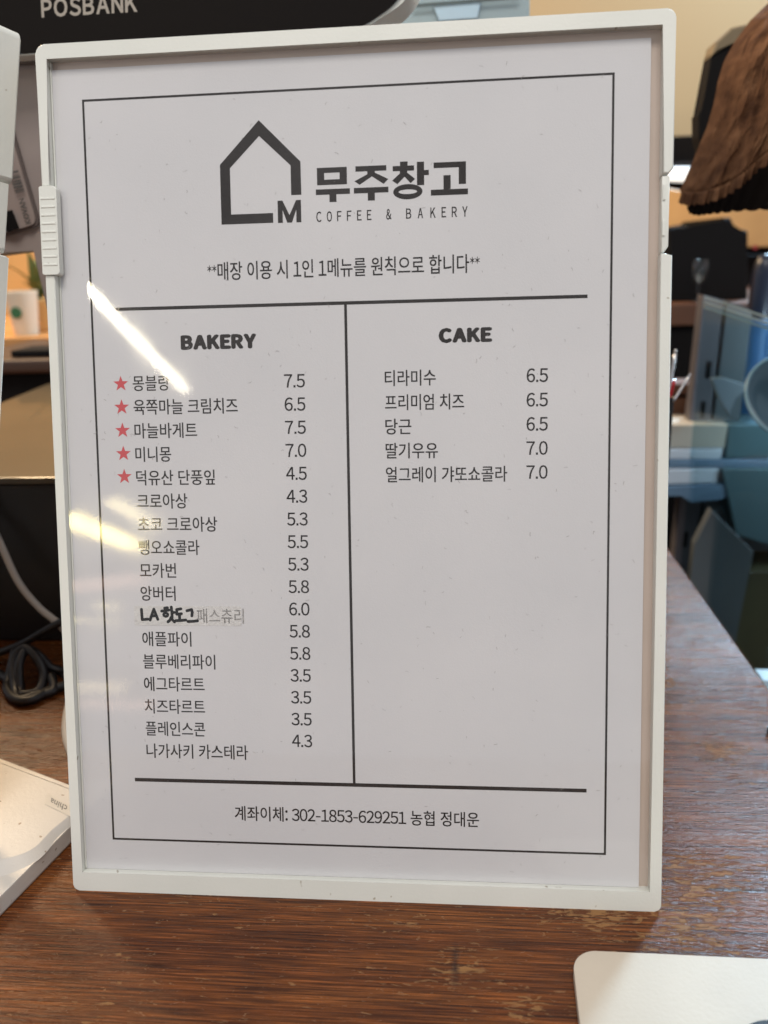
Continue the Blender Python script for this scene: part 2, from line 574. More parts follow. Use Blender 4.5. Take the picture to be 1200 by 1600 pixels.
def ribbon(pts, hw):
    """brush stroke with round joints"""
    V, F = [], []
    for (a, b_) in zip(pts, pts[1:]):
        a, b_ = Vector(a), Vector(b_)
        d = (b_ - a)
        if d.length < 1e-6:
            continue
        n = Vector((-d.y, d.x)).normalized() * hw
        o = len(V)
        V += [tuple(a + n), tuple(a - n), tuple(b_ - n), tuple(b_ + n)]
        F.append((o, o + 1, o + 2, o + 3))
    for p in pts:
        o = len(V)
        V += [(p[0] + hw * math.cos(k * math.pi / 5), p[1] + hw * math.sin(k * math.pi / 5)) for k in range(10)]
        F.append(tuple(range(o, o + 10)))
    return V, F

def ellipse_ring(cx, cy, rx, ry, t, n=32):
    V = []
    for k in range(n):
        a = 2 * math.pi * k / n
        V.append((cx + rx * math.cos(a), cy + ry * math.sin(a)))
        V.append((cx + (rx - t) * math.cos(a), cy + (ry - t) * math.sin(a)))
    F = [(2 * k, 2 * ((k + 1) % n), 2 * ((k + 1) % n) + 1, 2 * k + 1) for k in range(n)]
    return V, F

# ------------------------------------------------------------ the setting: walls, floor, counter behind
o = boxo('floor', (-4, 4, -5, 4, -0.95, -0.9), M['floor'], bevel=0)
tag(o, 'dark floor below the counter', kind='structure')
o = boxo('back_wall', (-3.5, 3.5, 2.4, 2.5, -0.9, 1.6), M['dark_wall'], bevel=0)
tag(o, 'dark far wall behind the counter', kind='structure')

# ------------------------------------------------------------ wooden table
t = empty('wooden_table', (-0.5, 0, -0.9))
tag(t, 'worn dark brown wooden table under the white framed menu', 'table')
bm = bmesh.new()
box(bm, -1.1 + 0.5, 0.2048 + 0.5, -0.35, 0.62, 0.87, 0.9, bevel=0.0012)
tt = mesh_from('tabletop', bm, M['table'], t)
# object coordinates of the wood are taken from the tabletop itself: shift so they equal world metres
for v in tt.data.vertices:
    v.co.x -= 0.5
    v.co.z -= 0.9
tt.location = (0.5, 0, 0.9)
for sx in (-1.05, 0.14):
    for sy in (-0.3, 0.57):
        boxo('leg', (sx + 0.5 - 0.025, sx + 0.56 + 0.025, sy - 0.025, sy + 0.025, 0, 0.869), M['wood_dark'], t)

# ------------------------------------------------------------ sign holder
TH = R(13.5)
def sign_matrix(gx, gy, gz, yaw):
    """local x along the foot, local z up the leaning face, local y away from the viewer"""
    return Matrix.Translation((gx, gy, gz)) @ Matrix.Rotation(yaw, 4, 'Z') @ Matrix.Rotation(-TH, 4, 'X')

W, H, D = 0.1105, 0.3124, 0.0095
IL, IR, IB, IT = -0.1070, 0.1068, 0.0070, 0.3080
NB, NT = 0.2324, 0.2625
def holder(root):
    bm = bmesh.new()
    pts = [(-W, 0), (W, 0), (W, NB + 0.0002), (IR + 0.0018, NB + 0.0002), (IR + 0.0018, NB + 0.0009), (IR, NB + 0.0009), (IR, IB), (IL, IB), (IL, NB), (-W, NB)]
    prism(bm, rounded(pts, [0.0022, 0.0022, 0, 0, 0, 0, 0, 0, 0, 0]), 0, D, 'y', 0.00065, 4)
    mesh_from('frame', bm, M['plastic'], root, True)
    bm = bmesh.new()
    pts = [(-W, NT + 0.0011), (-W, H), (W, H), (W, NT - 0.0012), (W - 0.0016, NT - 0.0030), (IR, NT - 0.0030), (IR, IT), (IL, IT), (IL, NT + 0.0011)]
    prism(bm, rounded(pts, [0, 0.0032, 0.0028, 0, 0, 0, 0, 0, 0]), 0, D, 'y', 0.00065, 4)
    mesh_from('frame', bm, M['plastic'], root, True)
    # left sliding clip with finger ridges
    bm = bmesh.new()
    pts = rounded([(-0.1110, NB + 0.0001), (-0.1046, NB + 0.0001), (-0.1046, NT + 0.0010), (-0.1110, NT + 0.0010)], [0.0004, 0.0008, 0.0013, 0.0004])
    prism(bm, pts, -0.0009, 0.0024, 'y', 0.0004, 2)
    cl = mesh_from('sliding_clip', bm, M['plastic'], root, True)
    me = None
    for k in range(9):
        z = NB + 0.0032 + k * 0.0029
        if me is None:
            bm = bmesh.new()
            prism(bm, [(-0.1105, 0), (-0.1052, 0), (-0.1052, 0.0007), (-0.1105, 0.0007)], -0.00115, -0.0008, 'y', 0.00012, 1)
            r = mesh_from('ridge', bm, M['plastic'], cl)
            me = r.data
        else:
            r = bpy.data.objects.new('ridge', me)
            col.objects.link(r)
            r.parent = cl
        r.location = (0, 0, z)
    # right clip, set back, with two recesses
    bm = bmesh.new()
    pts = [(IR + 0.0002, NB + 0.0016), (IR + 0.0014, NB + 0.0016), (0.1094, NB + 0.0034), (0.1096, NT - 0.0034), (IR + 0.0002, NT - 0.0034)]
    prism(bm, pts, 0.0009, 0.0085, 'y', 0.0004, 2)
    cr = mesh_from('sliding_clip', bm, M['plastic'], root, True)
    for z in (NB + 0.0068, NB + 0.0186):
        bm = bmesh.new()
        box(bm, IR + 0.0004, IR + 0.0013, 0.0004, 0.0010, z, z + 0.0052, bevel=0.0002)
        mesh_from('catch', bm, M['plastic'], cr)
    # back board
    bm = bmesh.new()
    box(bm, IL - 0.0015, IR + 0.0015, 0.0046, 0.0075, IB - 0.002, IT + 0.0015)
    mesh_from('back_board', bm, M['backing'], root)
    # clear sheet: flat in the middle, bending back towards its left edge
    bm = bmesh.new()
    nx, nz = 70, 60
    grid = []
    for i in range(nx + 1):
        rowv = []
        for j in range(nz + 1):
            a = i / nx
            a = a * a * (3 - 2 * a) * 0.35 + a * 0.65
            x = IL + 0.0003 + (IR - IL - 0.0006) * a
            z = IB + 0.0003 + (IT - IB - 0.0006) * j / nz
            edge = -0.0970 - 0.0100 * max(0.0, 0.232 - z) / 0.09
            w = 0.0014
            if x < edge:
                w += 0.0013 * ((edge - x) / 0.008) ** 1.6
            w += 0.00005 * noise.noise(Vector((x * 14, z * 9, 3.1)))
            rowv.append(bm.verts.new((x, w, z)))
        grid.append(rowv)
    for i in range(nx):
        for j in range(nz):
            bm.faces.new((grid[i][j], grid[i + 1][j], grid[i + 1][j + 1], grid[i][j + 1]))
    me = bpy.data.meshes.new('clear_cover')
    bm.to_mesh(me)
    bm.free()
    link('clear_cover', me, M['cover'], root, True)
    # thin lip that holds the sheet along both sides
    for (a, b_) in ((IL + 0.0001, IL + 0.0007),):
        bm = bmesh.new()
        box(bm, a, b_, 0.0030, 0.0045, IB + 0.0004, IT - 0.0004, bevel=0.0002)
        mesh_from('sheet_edge', bm, M['plastic'], root)

mtx = sign_matrix(0, 0, 0.0, 0)
menu = empty('menu_sign', mtx=mtx)
tag(menu, 'white plastic framed menu sign with printed price list, standing in the middle of the table', 'menu sign')
holder(menu)
bm = bmesh.new()
box(bm, -0.1066, 0.1033, 0.0035, 0.0039, 0.0071, 0.3050)
paper = mesh_from('menu_paper', bm, M['paper'], menu)
# support foot that props the sign from behind
bm = bmesh.new()
prism(bm, [(0.0095, 0.14), (0.012, 0.14), (0.0575, 0.0135), (0.055, 0.0125)], -0.04, 0.04, 'x', 0.0006, 1)
mesh_from('back_prop', bm, M['plastic'], menu)

PW = 3.46     # depth of the print, mm
INK, THIN = M['ink'], M['ink_thin']
def put(name, polys, m=INK, w=PW, label=None):
    o = flat_mesh(name, polys, w, m, paper)
    if label:
        o['label'] = label
    return o
# border lines
B0, B1, B2, B3, bt = -95.6, 91.4, 19.0, 294.4, 0.78
put('border_line', [quad(B0, B2, B1, B2 + bt), quad(B0, B3 - bt, B1, B3), quad(B0, B2 + bt, B0 + bt, B3 - bt), quad(B1 - bt, B2 + bt, B1, B3 - bt)])
put('heading_rule', [quad(-86.3, 219.7, 83.0, 220.9)])
put('bottom_rule', [quad(-85.8, 42.5, 84.2, 43.9)])
put('column_rule', [poly([(-0.65, 43.9), (-1.65, 43.9), (-2.1, 219.7), (-1.1, 219.7)][::-1])])
# house emblem
house = [(-31.4, 284.4), (-45.8, 269.7), (-45.8, 249.0), (-27.0, 249.0), (-27.0, 252.4), (-42.2, 252.4), (-42.2, 268.4),
         (-31.4, 279.0), (-20.35, 268.5), (-20.35, 258.3), (-16.7, 258.3), (-16.8, 269.7)]
q = [(0, 1, 6, 7), (1, 2, 5, 6), (2, 3, 4, 5), (0, 7, 8, 11), (11, 8, 9, 10)]
put('house_emblem', [(house, q)])
mx0, mx1, my0, my1, ms = -25.3, -16.9, 248.85, 256.55, 1.75
mc = (mx0 + mx1) / 2
put('emblem_letter', [quad(mx0, my0, mx0 + ms, my1), quad(mx1 - ms, my0, mx1, my1),
                      poly([(mx0 + ms, my1), (mx0 + ms, my1 - 3.3), (mc - 0.85, my0), (mc, my0), (mc, my0 + 2.6)]),
                      poly([(mx1 - ms, my1), (mc, my0 + 2.6), (mc, my0), (mc + 0.85, my0), (mx1 - ms, my1 - 3.3)])])
# heavy Korean shop name, drawn stroke by stroke in units of an enlarged tracing
def T(p): return (-11.5 + (p[0] - 474) * 0.0829, 267.3 - (p[1] - 257) * 0.0790)
def TQ(x0, y0, x1, y1):
    a, b_ = T((x0, y1)), T((x1, y0))
    return quad(a[0], a[1], b_[0], b_[1])
def TP(pts): return poly([T(p) for p in pts])
def TR(cx, cy, rx, ry, t):
    V, F = ellipse_ring(cx, cy, rx, ry, t)
    return [T(v) for v in V], F
put('shop_name', [
    TQ(480, 258, 608, 281), TQ(480, 310, 608, 333), TQ(480, 281, 511, 310), TQ(577, 281, 608, 310), TQ(474, 351, 620, 375), TQ(532, 375, 562, 408),
    TQ(645, 258, 776, 281), TP([(695, 281), (727, 281), (727, 296), (662, 338), (640, 322), (695, 294)]),
    TP([(712, 302), (727, 288), (784, 318), (764, 338)]), TQ(637, 351, 784, 375), TQ(696, 375, 726, 408),
    TQ(834, 246, 866, 264), TQ(803, 264, 893, 286), TP([(833, 286), (864, 286), (864, 300), (822, 342), (800, 326), (833, 296)]),
    TP([(850, 308), (864, 294), (897, 322), (878, 340)]), TQ(905, 250, 935, 350), TQ(935, 286, 955, 308), TR(866, 376, 62, 33, 23),
    TQ(975, 256, 1110, 280), TQ(1080, 280, 1110, 352), TQ(963, 372, 1118, 397), TQ(1016, 312, 1046, 372)])
# COFFEE & BAKERY, wide tracking
pol = []
pitch = [0, 3.75, 7.4, 10.9, 14.5, 18.0, None, 24.8, None, 31.8, 35.9, 40.3, 44.2, 47.75, 51.4]
s = 'COFFEE & BAKERY'
for ch, dx in zip(s, pitch):
    if dx is None:
        continue
    vs, fs, bb = run(ch, 0.0)
    k = 1.72 / (bb[2] - bb[0])
    if ch in 'FE': k = 1.5 / (bb[2] - bb[0])
    for ox, oy in WEIGHT:
        pol.append(([(-11.45 + dx + ox + (v[0] - bb[0]) * k, 248.75 + oy + v[1] * 4.65) for v in vs], fs))
put('shop_subtitle', pol, THIN)
put('notice_line', [line_text('**매장 이용 시 1인 1메뉴를 원칙으로 합니다**', -51.5, 232.7, 97.4, 7.1)], THIN)
put('account_line', [line_text('계좌이체: 302-1853-629251 농협 정대운', -47.1, 31.0, 92.3, 6.3)], THIN)
def heavy(name, body, x, w, y0, h):
    vs, fs, bb = run(body, 0.0, gap=0.20)
    kx, ky = (w - 1.12) / (bb[2] - bb[0]), (h - 0.8) / (bb[3] - bb[1])
    V, F = [], []
    for k in range(9):      # strokes thickened by overlaying nudged copies, each a hair further forward
        dx, dy = (0, 0) if k == 0 else (0.56 * math.cos(k * math.pi / 4), 0.38 * math.sin(k * math.pi / 4))
        o_ = len(V)
        V += [((x + 0.56 + (v[0] - bb[0]) * kx + dx) / 1000, (PW - 0.003 * k) / 1000, (y0 + 0.4 + (v[1] - bb[1]) * ky + dy) / 1000) for v in vs]
        F += [tuple(i + o_ for i in f) for f in fs]
    me_ = bpy.data.meshes.new(name)
    me_.from_pydata(V, [], F)
    return link(name, me_, INK, paper)
heavy('heading', 'BAKERY', -62.2, 28.0, 205.1, 5.3)
heavy('heading', 'CAKE', 31.4, 18.8, 205.4, 5.3)
# menu lines
left = [('몽블랑', 14.0), ('육쪽마늘 크림치즈', 39.1), ('마늘바게트', 23.7), ('미니몽', 13.6), ('덕유산 단풍잎', 29.8), ('크로아상', 19.2),
        ('초코 크로아상', 30.2), ('뺑오쇼콜라', 23.2), ('모카번', 14.0), ('앙버터', 13.5), None, ('애플파이', 19.0), ('블루베리파이', 27.9),
        ('에그타르트', 23.5), ('치즈타르트', 23.4), ('플레인스콘', 23.2), ('나가사키 카스테라', 39.5)]
for i, it in enumerate(left):
    if it:
        put('menu_item', [line_text(it[0], -80.8, 193.4 - 8.665 * i, it[1], 6.15)], THIN)
prices = '7.5 6.5 7.5 7.0 4.5 4.3 5.3 5.5 5.3 5.8 6.0 5.8 5.8 3.5 3.5 3.5 4.3'.split()
for i, p in enumerate(prices):
    put('price', [line_text(p, -24.4, 193.2 - 8.345 * i, 7.65, 6.35, centre=0.36)], THIN)
for i, (n, w_) in enumerate([('티라미수', 18.2), ('프리미엄 치즈', 28.2), ('당근', 9.4), ('딸기우유', 18.8), ('얼그레이 갸또쇼콜라', 43.4)]):
    put('menu_item', [line_text(n, 12.1, 193.5 - 8.61 * i, w_, 6.15)], THIN)
for i, p in enumerate(['6.5', '6.5', '6.5', '7.0', '7.0']):
    put('price', [line_text(p, 62.2, 193.5 - 8.50 * i, 7.45, 6.35, centre=0.36)], THIN)
star_me = None
for i in range(5):
    if star_me is None:
        pts = []
        for k in range(10):
            r_ = 2.95 if k % 2 == 0 else 1.2
            a = math.pi / 2 + k * math.pi / 5
            pts.append((r_ * math.cos(a), r_ * math.sin(a)))
        V = pts + [(0, 0)]
        F = [(10, k, (k + 1) % 10) for k in range(10)]
        so = flat_mesh('star', [(V, F)], 0, M['red'], paper)
        star_me = so.data
    else:
        so = bpy.data.objects.new('star', star_me)
        col.objects.link(so)
        so.parent = paper
    so.location = (-0.0853, PW / 1000, 0.19335 - 0.00853 * i)
# pasted-over line: strip of tape, faint old print showing through, marker writing on it
bm = bmesh.new()
box(bm, -0.0835, -0.0425, 0.00340, 0.00346, 0.1033, 0.1107)
M['tape'] = grime(mat('frosted_tape', rough=0.3), (0.625, 0.61, 0.59), (0.73, 0.72, 0.70), 500, 0.6, 1200)
tape = mesh_from('tape_strip', bm, M['tape'], paper)
put('faded_print', [line_text('패스츄리', -59.5, 107.0, 18.0, 6.1)], M['faded'], 3.385)
def HP(x, y): return (-80.9 + (x - 218) * 0.0695, 107.3 - (y - 742) * 0.0715)
strokes = [[(222, 713), (224, 768), (257, 765)], [(268, 770), (276, 748), (291, 712), (302, 742), (311, 766)], [(277, 749), (304, 745)],
           [(351, 706), (367, 704)], [(334, 722), (374, 716)], [(388, 700), (390, 728), (391, 754)], [(391, 730), (403, 728)],
           [(386, 754), (379, 768), (367, 779)], [(385, 759), (393, 768), (403, 779)],
           [(417, 713), (441, 709)], [(418, 713), (417, 738), (443, 735)], [(432, 742), (432, 766)], [(411, 772), (440, 771), (466, 768)],
           [(474, 719), (500, 713), (503, 728), (500, 746)], [(477, 776), (505, 775), (531, 772)]]
pol = [ribbon([HP(*p) for p in st], 0.55) for st in strokes]
ring = [HP(356 + 12 * math.cos(k * math.pi / 6), 741 + 9 * math.sin(k * math.pi / 6)) for k in range(13)]
pol.append(ribbon(ring, 0.5))
put('handwriting', pol, M['marker'], 3.33, 'black marker writing on the taped line')
# little fibres and flecks in the paper and on the sheet
pol = []
for k in range(420):
    x, y = random.uniform(-104, 101), random.uniform(11, 302)
    a = random.uniform(0, 6.28)
    n_ = random.choice((1, 2, 3, 4))
    hw = random.uniform(0.03, 0.075)
    pts = [(x, y)]
    for _ in range(n_):
        a += random.uniform(-1.1, 1.1)
        x += math.cos(a) * random.uniform(0.15, 0.55)
        y += math.sin(a) * random.uniform(0.15, 0.55)
        pts.append((x, y))
    for (p, q_) in zip(pts, pts[1:]):
        d = Vector(q_) - Vector(p)
        n2 = Vector((-d.y, d.x)).normalized() * hw
        pol.append(poly([tuple(Vector(p) + n2), tuple(Vector(p) - n2), tuple(Vector(q_) - n2), tuple(Vector(q_) + n2)]))
o = put('paper_flecks', pol, M['fleck'], 3.42)
tag(o, kind='stuff')

# ------------------------------------------------------------ second holder at the left edge, turned away, standing on a white tray
yaw = R(-35)
Gx, Gy = (-0.1660, 0.0142)
c_, s_ = math.cos(yaw), math.sin(yaw)
m2 = sign_matrix(Gx - W * c_, Gy - W * s_, 0.0085, yaw)
left_sign = empty('menu_sign', mtx=m2)
tag(left_sign, 'second white plastic framed sign at the left edge, turned away, only its right rail showing', 'menu sign')
holder(left_sign)
bm = bmesh.new()
box(bm, -0.1066, 0.1033, 0.0035, 0.0039, 0.0075, 0.3050)
mesh_from('menu_paper', bm, M['paper'], left_sign)

# ------------------------------------------------------------ white tray with stepped rim at lower left
A = Vector((-0.1183, 0.0451)); e1 = Vector((-0.229, -0.973)).normalized(); e2 = Vector((-0.92, 0.39)).normalized()
tray = empty('plastic_tray', (A.x, A.y, 0))
tag(tray, 'white plastic tray with stepped rim and small sticker, lying at the lower left', 'tray')
def TRP(a, b_): return (e1.x * a + e2.x * b_, e1.y * a + e2.y * b_)
def tray_ring(a0, a1, b0, b1, r): return rounded([TRP(a0, b0), TRP(a1, b0), TRP(a1, b1), TRP(a0, b1)], r, 8)
bm = bmesh.new()
prism(bm, tray_ring(0, 0.235, 0, 0.22, 0.002), 0.0003, 0.0078, 'z', 0.0009, 2)
mesh_from('rim', bm, M['tray'], tray, True)
bm = bmesh.new()
hi0 = [(-0.2882,0.1046),(-0.1738,0.0636),(-0.1339,0.047),(-0.1172,0.0395),(-0.1226,0.0327),(-0.1272,0.0203),(-0.1293,0.0075),(-0.1396,0.0025),(-0.1894,-0.0088)]
lo0 = [(-0.2935,0.1096),(-0.1767,0.0679),(-0.1362,0.0511),(-0.1169,0.0419),(-0.1205,0.0322),(-0.1248,0.02),(-0.1263,0.0049),(-0.1367,-0.0036),(-0.186,-0.0149)]
rr = [0.004, 0.004, 0.004, 0.002, 0.006, 0.012, 0.016, 0.02, 0.01]
hi = [(p[0] - A.x, p[1] - A.y) for p in rounded(hi0, rr, 8)]
lo = [(p[0] - A.x, p[1] - A.y) for p in rounded(lo0, rr, 8)]
cxm = sum(p[0] for p in hi) / len(hi)
cym = sum(p[1] for p in hi) / len(hi)
v0 = [bm.verts.new((*p, 0.0076)) for p in lo]
v1 = [bm.verts.new((*p, 0.0103)) for p in hi]
v2 = [bm.verts.new((cxm + (p[0] - cxm) * 0.985, cym + (p[1] - cym) * 0.985, 0.0106)) for p in hi]
for a_, b_ in ((v0, v1), (v1, v2)):
    for k in range(len(a_)):
        bm.faces.new((a_[k], a_[(k + 1) % len(a_)], b_[(k + 1) % len(a_)], b_[k]))
bm.faces.new(v2)
panel = mesh_from('raised_panel', bm, M['tray'], tray, True)
# sticker
ST = [(-0.1404,0.0426,0.0107),(-0.1122,0.0281,0.0107),(-0.1113,0.0223,0.0107),(-0.1385,0.0359,0.0107)]
me = bpy.data.meshes.new('sticker')
vv = [(p[0] - A.x, p[1] - A.y, 0.0107) for p in ST]
me.from_pydata(vv + [(x, y, 0.01085) for x, y, z in vv], [], [(4, 5, 6, 7), (0, 1, 5, 4), (1, 2, 6, 5), (2, 3, 7, 6), (3, 0, 4, 7)])
stk = link('sticker', me, M['white_sticker'], panel)
vs, fs, bb = glyphs('made in china')
p0, p1, p3 = Vector(vv[0][:2]), Vector(vv[1][:2]), Vector(vv[3][:2])
ux, uy = (p1 - p0), (p3 - p0)
V = []
for v in vs:
    a = 1 - (v[0] - bb[0]) / (bb[2] - bb[0]) * 0.92 - 0.04   # seen upside down
    b_ = (v[1] - bb[1]) / (bb[3] - bb[1]) * 0.56 + 0.22
    q_ = p0 + ux * (a + 0.06) + uy * b_
    V.append((q_.x, q_.y, 0.01092))
me = bpy.data.meshes.new('sticker_lettering')
me.from_pydata(V, [], fs)
lt = link('sticker_lettering', me, M['label_grey'], tray)

# ------------------------------------------------------------ cream card at lower right
cp = [(0.0754,-0.022),(0.1595,-0.0225),(0.137,-0.0822),(0.0728,-0.0796)]
c0 = cp[0]
card = empty('cream_card', (c0[0], c0[1], 0))
tag(card, 'cream rounded plastic card lying on the table at the lower right corner', 'card')
bm = bmesh.new()
prism(bm, rounded([(p[0] - c0[0], p[1] - c0[1]) for p in cp], 0.0085, 10), 0.0003, 0.004, 'z', 0.0006, 2)
mesh_from('card_body', bm, M['card'], card, False)
dp = [(0.1299,-0.0599,0.005)][0]
disc = empty('black_disc', (dp[0], dp[1], 0.0043))
tag(disc, 'black round cap on the cream card, cut by the bottom edge', 'cap')
bm = bmesh.new()
prism(bm, [(0.0125 * math.cos(k * math.pi / 24), 0.0098 * math.sin(k * math.pi / 24)) for k in range(48)], 0, 0.006, 'z', 0.0008, 2)
mesh_from('cap_body', bm, M['gloss_black'], disc, True)

# small black clip at the right edge of the table
sp = [(0.1906,0.1142,0.002)][0]
clip = empty('black_clip', (sp[0], sp[1], 0))
tag(clip, 'tiny black plastic clip on the table at the right edge', 'clip')
bm = bmesh.new()
prism(bm, rounded([(-0.0022, 0.001), (-0.001, -0.0045), (0.012, -0.006), (0.013, 0.0035), (0.0005, 0.005)], 0.001, 3), 0.0004, 0.0035, 'z', 0.0004, 1)
mesh_from('clip_body', bm, M['gloss_black'], clip)

# ------------------------------------------------------------ till with its screen behind the sign
pos = empty('till_monitor', (-0.08, 0.22, 0))
tag(pos, 'white framed black till monitor standing behind the menu sign', 'monitor')
def rel(pts, o): return [(p[0] - o.location.x, p[1] - o.location.z) for p in pts]
rim = [(-0.2713,0.3284),(-0.007,0.3319),(0.0218,0.3465),(0.0355,0.4167),(-0.2444,0.4307)]
rm_r = [0.02, 0.045, 0.03, 0.02, 0.02]
bm = bmesh.new()
outer = rounded([(p[0] + 0.08, p[1]) for p in rim], [0.01, 0.03, 0.03, 0.02, 0.02], 10)
prism(bm, outer, -0.018, 0.012, 'y', 0.002, 3)
mesh_from('screen_frame', bm, M['plastic'], pos, True)
scr = [(-0.2608,0.329),(-0.0072,0.3329),(0.0155,0.345),(0.0301,0.411),(-0.2361,0.424)]
bm = bmesh.new()
prism(bm, rounded([(p[0] + 0.08, p[1]) for p in scr], [0.01, 0.028, 0.03, 0.02, 0.02], 10), -0.0195, -0.0175, 'y', 0.0004, 1)
screen = mesh_from('screen', bm, M['screen'], pos)
vs, fs, bb = run('POSBANK', 0.028, gap=0.11)
l0, l1 = [(-0.1652,0.3467),(-0.1163,0.3471)]
kx = (l1[0] - l0[0]) / (bb[2] - bb[0])
me = bpy.data.meshes.new('brand_lettering')
me.from_pydata([(l0[0] + 0.08 + (v[0] - bb[0]) * kx + v[1] * 0.0011, -0.01965, l0[1] - 0.0012 + v[1] * 0.0098) for v in vs], [], fs)
link('brand_lettering', me, M['logo_grey'], screen)
# grey neck housing under the screen with its sticker
hp = [(-0.2615,0.3452),(-0.0955,0.3428),(-0.1123,0.1892),(-0.197,0.1985),(-0.1973,0.2389),(-0.2132,0.2363),(-0.2893,0.2296)]
bm = bmesh.new()
prism(bm, [(p[0] + 0.08, p[1]) for p in hp], 0.001, 0.035, 'y', 0.002, 1)
neck = mesh_from('neck_housing', bm, M['housing'], pos)
hp = [(-0.2582,0.3439),(-0.0941,0.3415),(-0.0953,0.3301),(-0.1772,0.3288),(-0.2616,0.3298)]
bm = bmesh.new()
prism(bm, [(p[0] + 0.08, p[1]) for p in hp], -0.006, 0.0, 'y', 0.001, 1)
M['housing_dark'] = mat('dark_housing_band', (0.16, 0.135, 0.12), 0.5)
mesh_from('neck_band', bm, M['housing_dark'], pos)
sk = [(-0.2153,0.3248),(-0.2017,0.318),(-0.1919,0.2499),(-0.2109,0.2454),(-0.232,0.2417)]
bm = bmesh.new()
prism(bm, rounded([(p[0] + 0.08, p[1]) for p in sk], [0.001, 0.003, 0.004, 0.001, 0.001], 4), -0.0012, 0.0008, 'y')
M['sticker_edge'] = mat('sticker_edge', (0.14, 0.11, 0.10), 0.6)
mesh_from('sticker_edge', bm, M['sticker_edge'], neck)
sk = [(-0.2153,0.3234),(-0.2027,0.3171),(-0.1933,0.2506),(-0.2104,0.2471),(-0.2314,0.2434)]
bm = bmesh.new()
prism(bm, rounded([(p[0] + 0.08, p[1]) for p in sk], [0.001, 0.003, 0.004, 0.001, 0.001], 4), -0.0022, -0.0013, 'y')
M['sticker_face'] = mat('sticker_face', (0.36, 0.29, 0.26), 0.55)
st2 = mesh_from('sticker', bm, M['sticker_face'], neck)
# barcode and maker's word along the sticker's slanting edge
b0, b1 = [(-0.1981,0.2795),(-0.1948,0.2552)]
def strip_mesh(name, polys, m, parent, y):
    V, F = [], []
    for vs_, fs_ in polys:
        o_ = len(V)
        V += [(x + 0.08, y, z) for x, z in vs_]
        F += [tuple(i + o_ for i in f) for f in fs_]
    me_ = bpy.data.meshes.new(name)
    me_.from_pydata(V, [], F)
    return link(name, me_, m, parent)
W0, W1 = [(-0.1971,0.2506),(-0.1991,0.2639)]
W0, W1 = Vector(W0), Vector(W1)
ax_ = (W1 - W0)
nrm = Vector((ax_.y, -ax_.x)).normalized() * 0.0034
vs, fs, bb = glyphs('KOVAN', 0.03)
V = []
for v in vs:
    q_ = W0 + ax_ * ((v[0] - bb[0]) / (bb[2] - bb[0])) - nrm * ((v[1] - bb[1]) / (bb[3] - bb[1]) - 0.5)
    V.append((q_.x, q_.y))
pl = [(V, fs)]
dr = ax_.normalized()
nn = nrm.normalized()
random.seed(3)
bs = Vector([(-0.2016,0.2666)][0])
d_ = 0.0
while d_ < 0.0105:
    w_ = random.choice((0.0004, 0.0007, 0.0012))
    a_ = bs + dr * d_
    pl.append(([tuple(a_ - nn * 0.0002), tuple(a_ + dr * w_ - nn * 0.0002), tuple(a_ + dr * w_ - nn * -0.0052), tuple(a_ + nn * 0.0052)], [(0, 1, 2, 3)]))
    d_ += w_ + random.choice((0.0004, 0.0008))
strip_mesh('sticker_print', pl, M['label_grey'], pos, -0.0039)
bb_ = [(-0.2088,0.2577),(-0.205,0.2582),(-0.2027,0.2485),(-0.2093,0.247),(-0.2121,0.2478)]
strip_mesh('sticker_patch', [([(p[0], p[1]) for p in bb_], [tuple(range(5))])], M['matt_black'], pos, -0.0039)

# pale blue box behind the top edge, right of the till screen
g0 = [(-0.0241,0.3507),(0.0869,0.3453),(0.0847,0.4321),(-0.0205,0.4351)]
pb = empty('pale_blue_box', (0.05, 0.36, 0))
tag(pb, 'pale blue grey plastic casing behind the top edge of the menu sign', 'casing')
bm = bmesh.new()
prism(bm, [(p[0] - 0.05, p[1]) for p in g0], -0.01, 0.09, 'y', 0.002, 2)
mesh_from('casing_body', bm, M['pale_blue_plastic'], pb)
g1 = [(0.0248,0.3774),(0.0555,0.3783),(0.0532,0.3685),(0.0287,0.3683)]
bm = bmesh.new()
prism(bm, [(p[0] - 0.05, p[1]) for p in g1], -0.0125, -0.0102, 'y', 0.0006, 1)
mesh_from('painted_highlight', bm, M['light_blue_plastic'], pb)  # highlight on the reflective casing, put in as a lighter plate
g2 = [(0.0125,0.3784),(0.0796,0.3795),(0.0796,0.3781),(0.0125,0.3766)]
bm = bmesh.new()
prism(bm, [(p[0] - 0.05, p[1]) for p in g2], -0.0135, -0.0128, 'y')
M['seam'] = mat('dark_seam', (0.10, 0.13, 0.13), 0.5)
mesh_from('seam', bm, M['seam'], pb)
# till base stand reaching the table
boxo('stand_foot', (-0.05, 0.05, -0.02, 0.05, 0.0005, 0.25), M['housing'], pb)
boxo('foot_plate', (0.0, 0.12, 0.0, 0.07, 0.0005, 0.25), M['housing'], pos)

# black printer box at lower left with brownish glossy lid
bx = empty('receipt_printer', (-0.25, 0.3, 0))
tag(bx, 'black box shaped receipt printer behind the cables at the left', 'printer')
boxo('printer_body', (-0.12, 0.14, -0.097, 0.26, 0.0005, 0.104), M['black'], bx, 0.002)
bm = bmesh.new()
prism(bm, [(-0.3, -0.096), (0.14, -0.096), (0.14, 0.272), (-0.137, 0.272), (-0.125, 0.16), (-0.3, 0.05)], 0.1042, 0.1085, 'z', 0.001, 2)
M['lid'] = grime(mat('smoky_brown_lid', rough=0.33, coat=0.3), (0.055, 0.037, 0.016), (0.080, 0.055, 0.026), 12)
mesh_from('printer_lid', bm, M['lid'], bx, False)

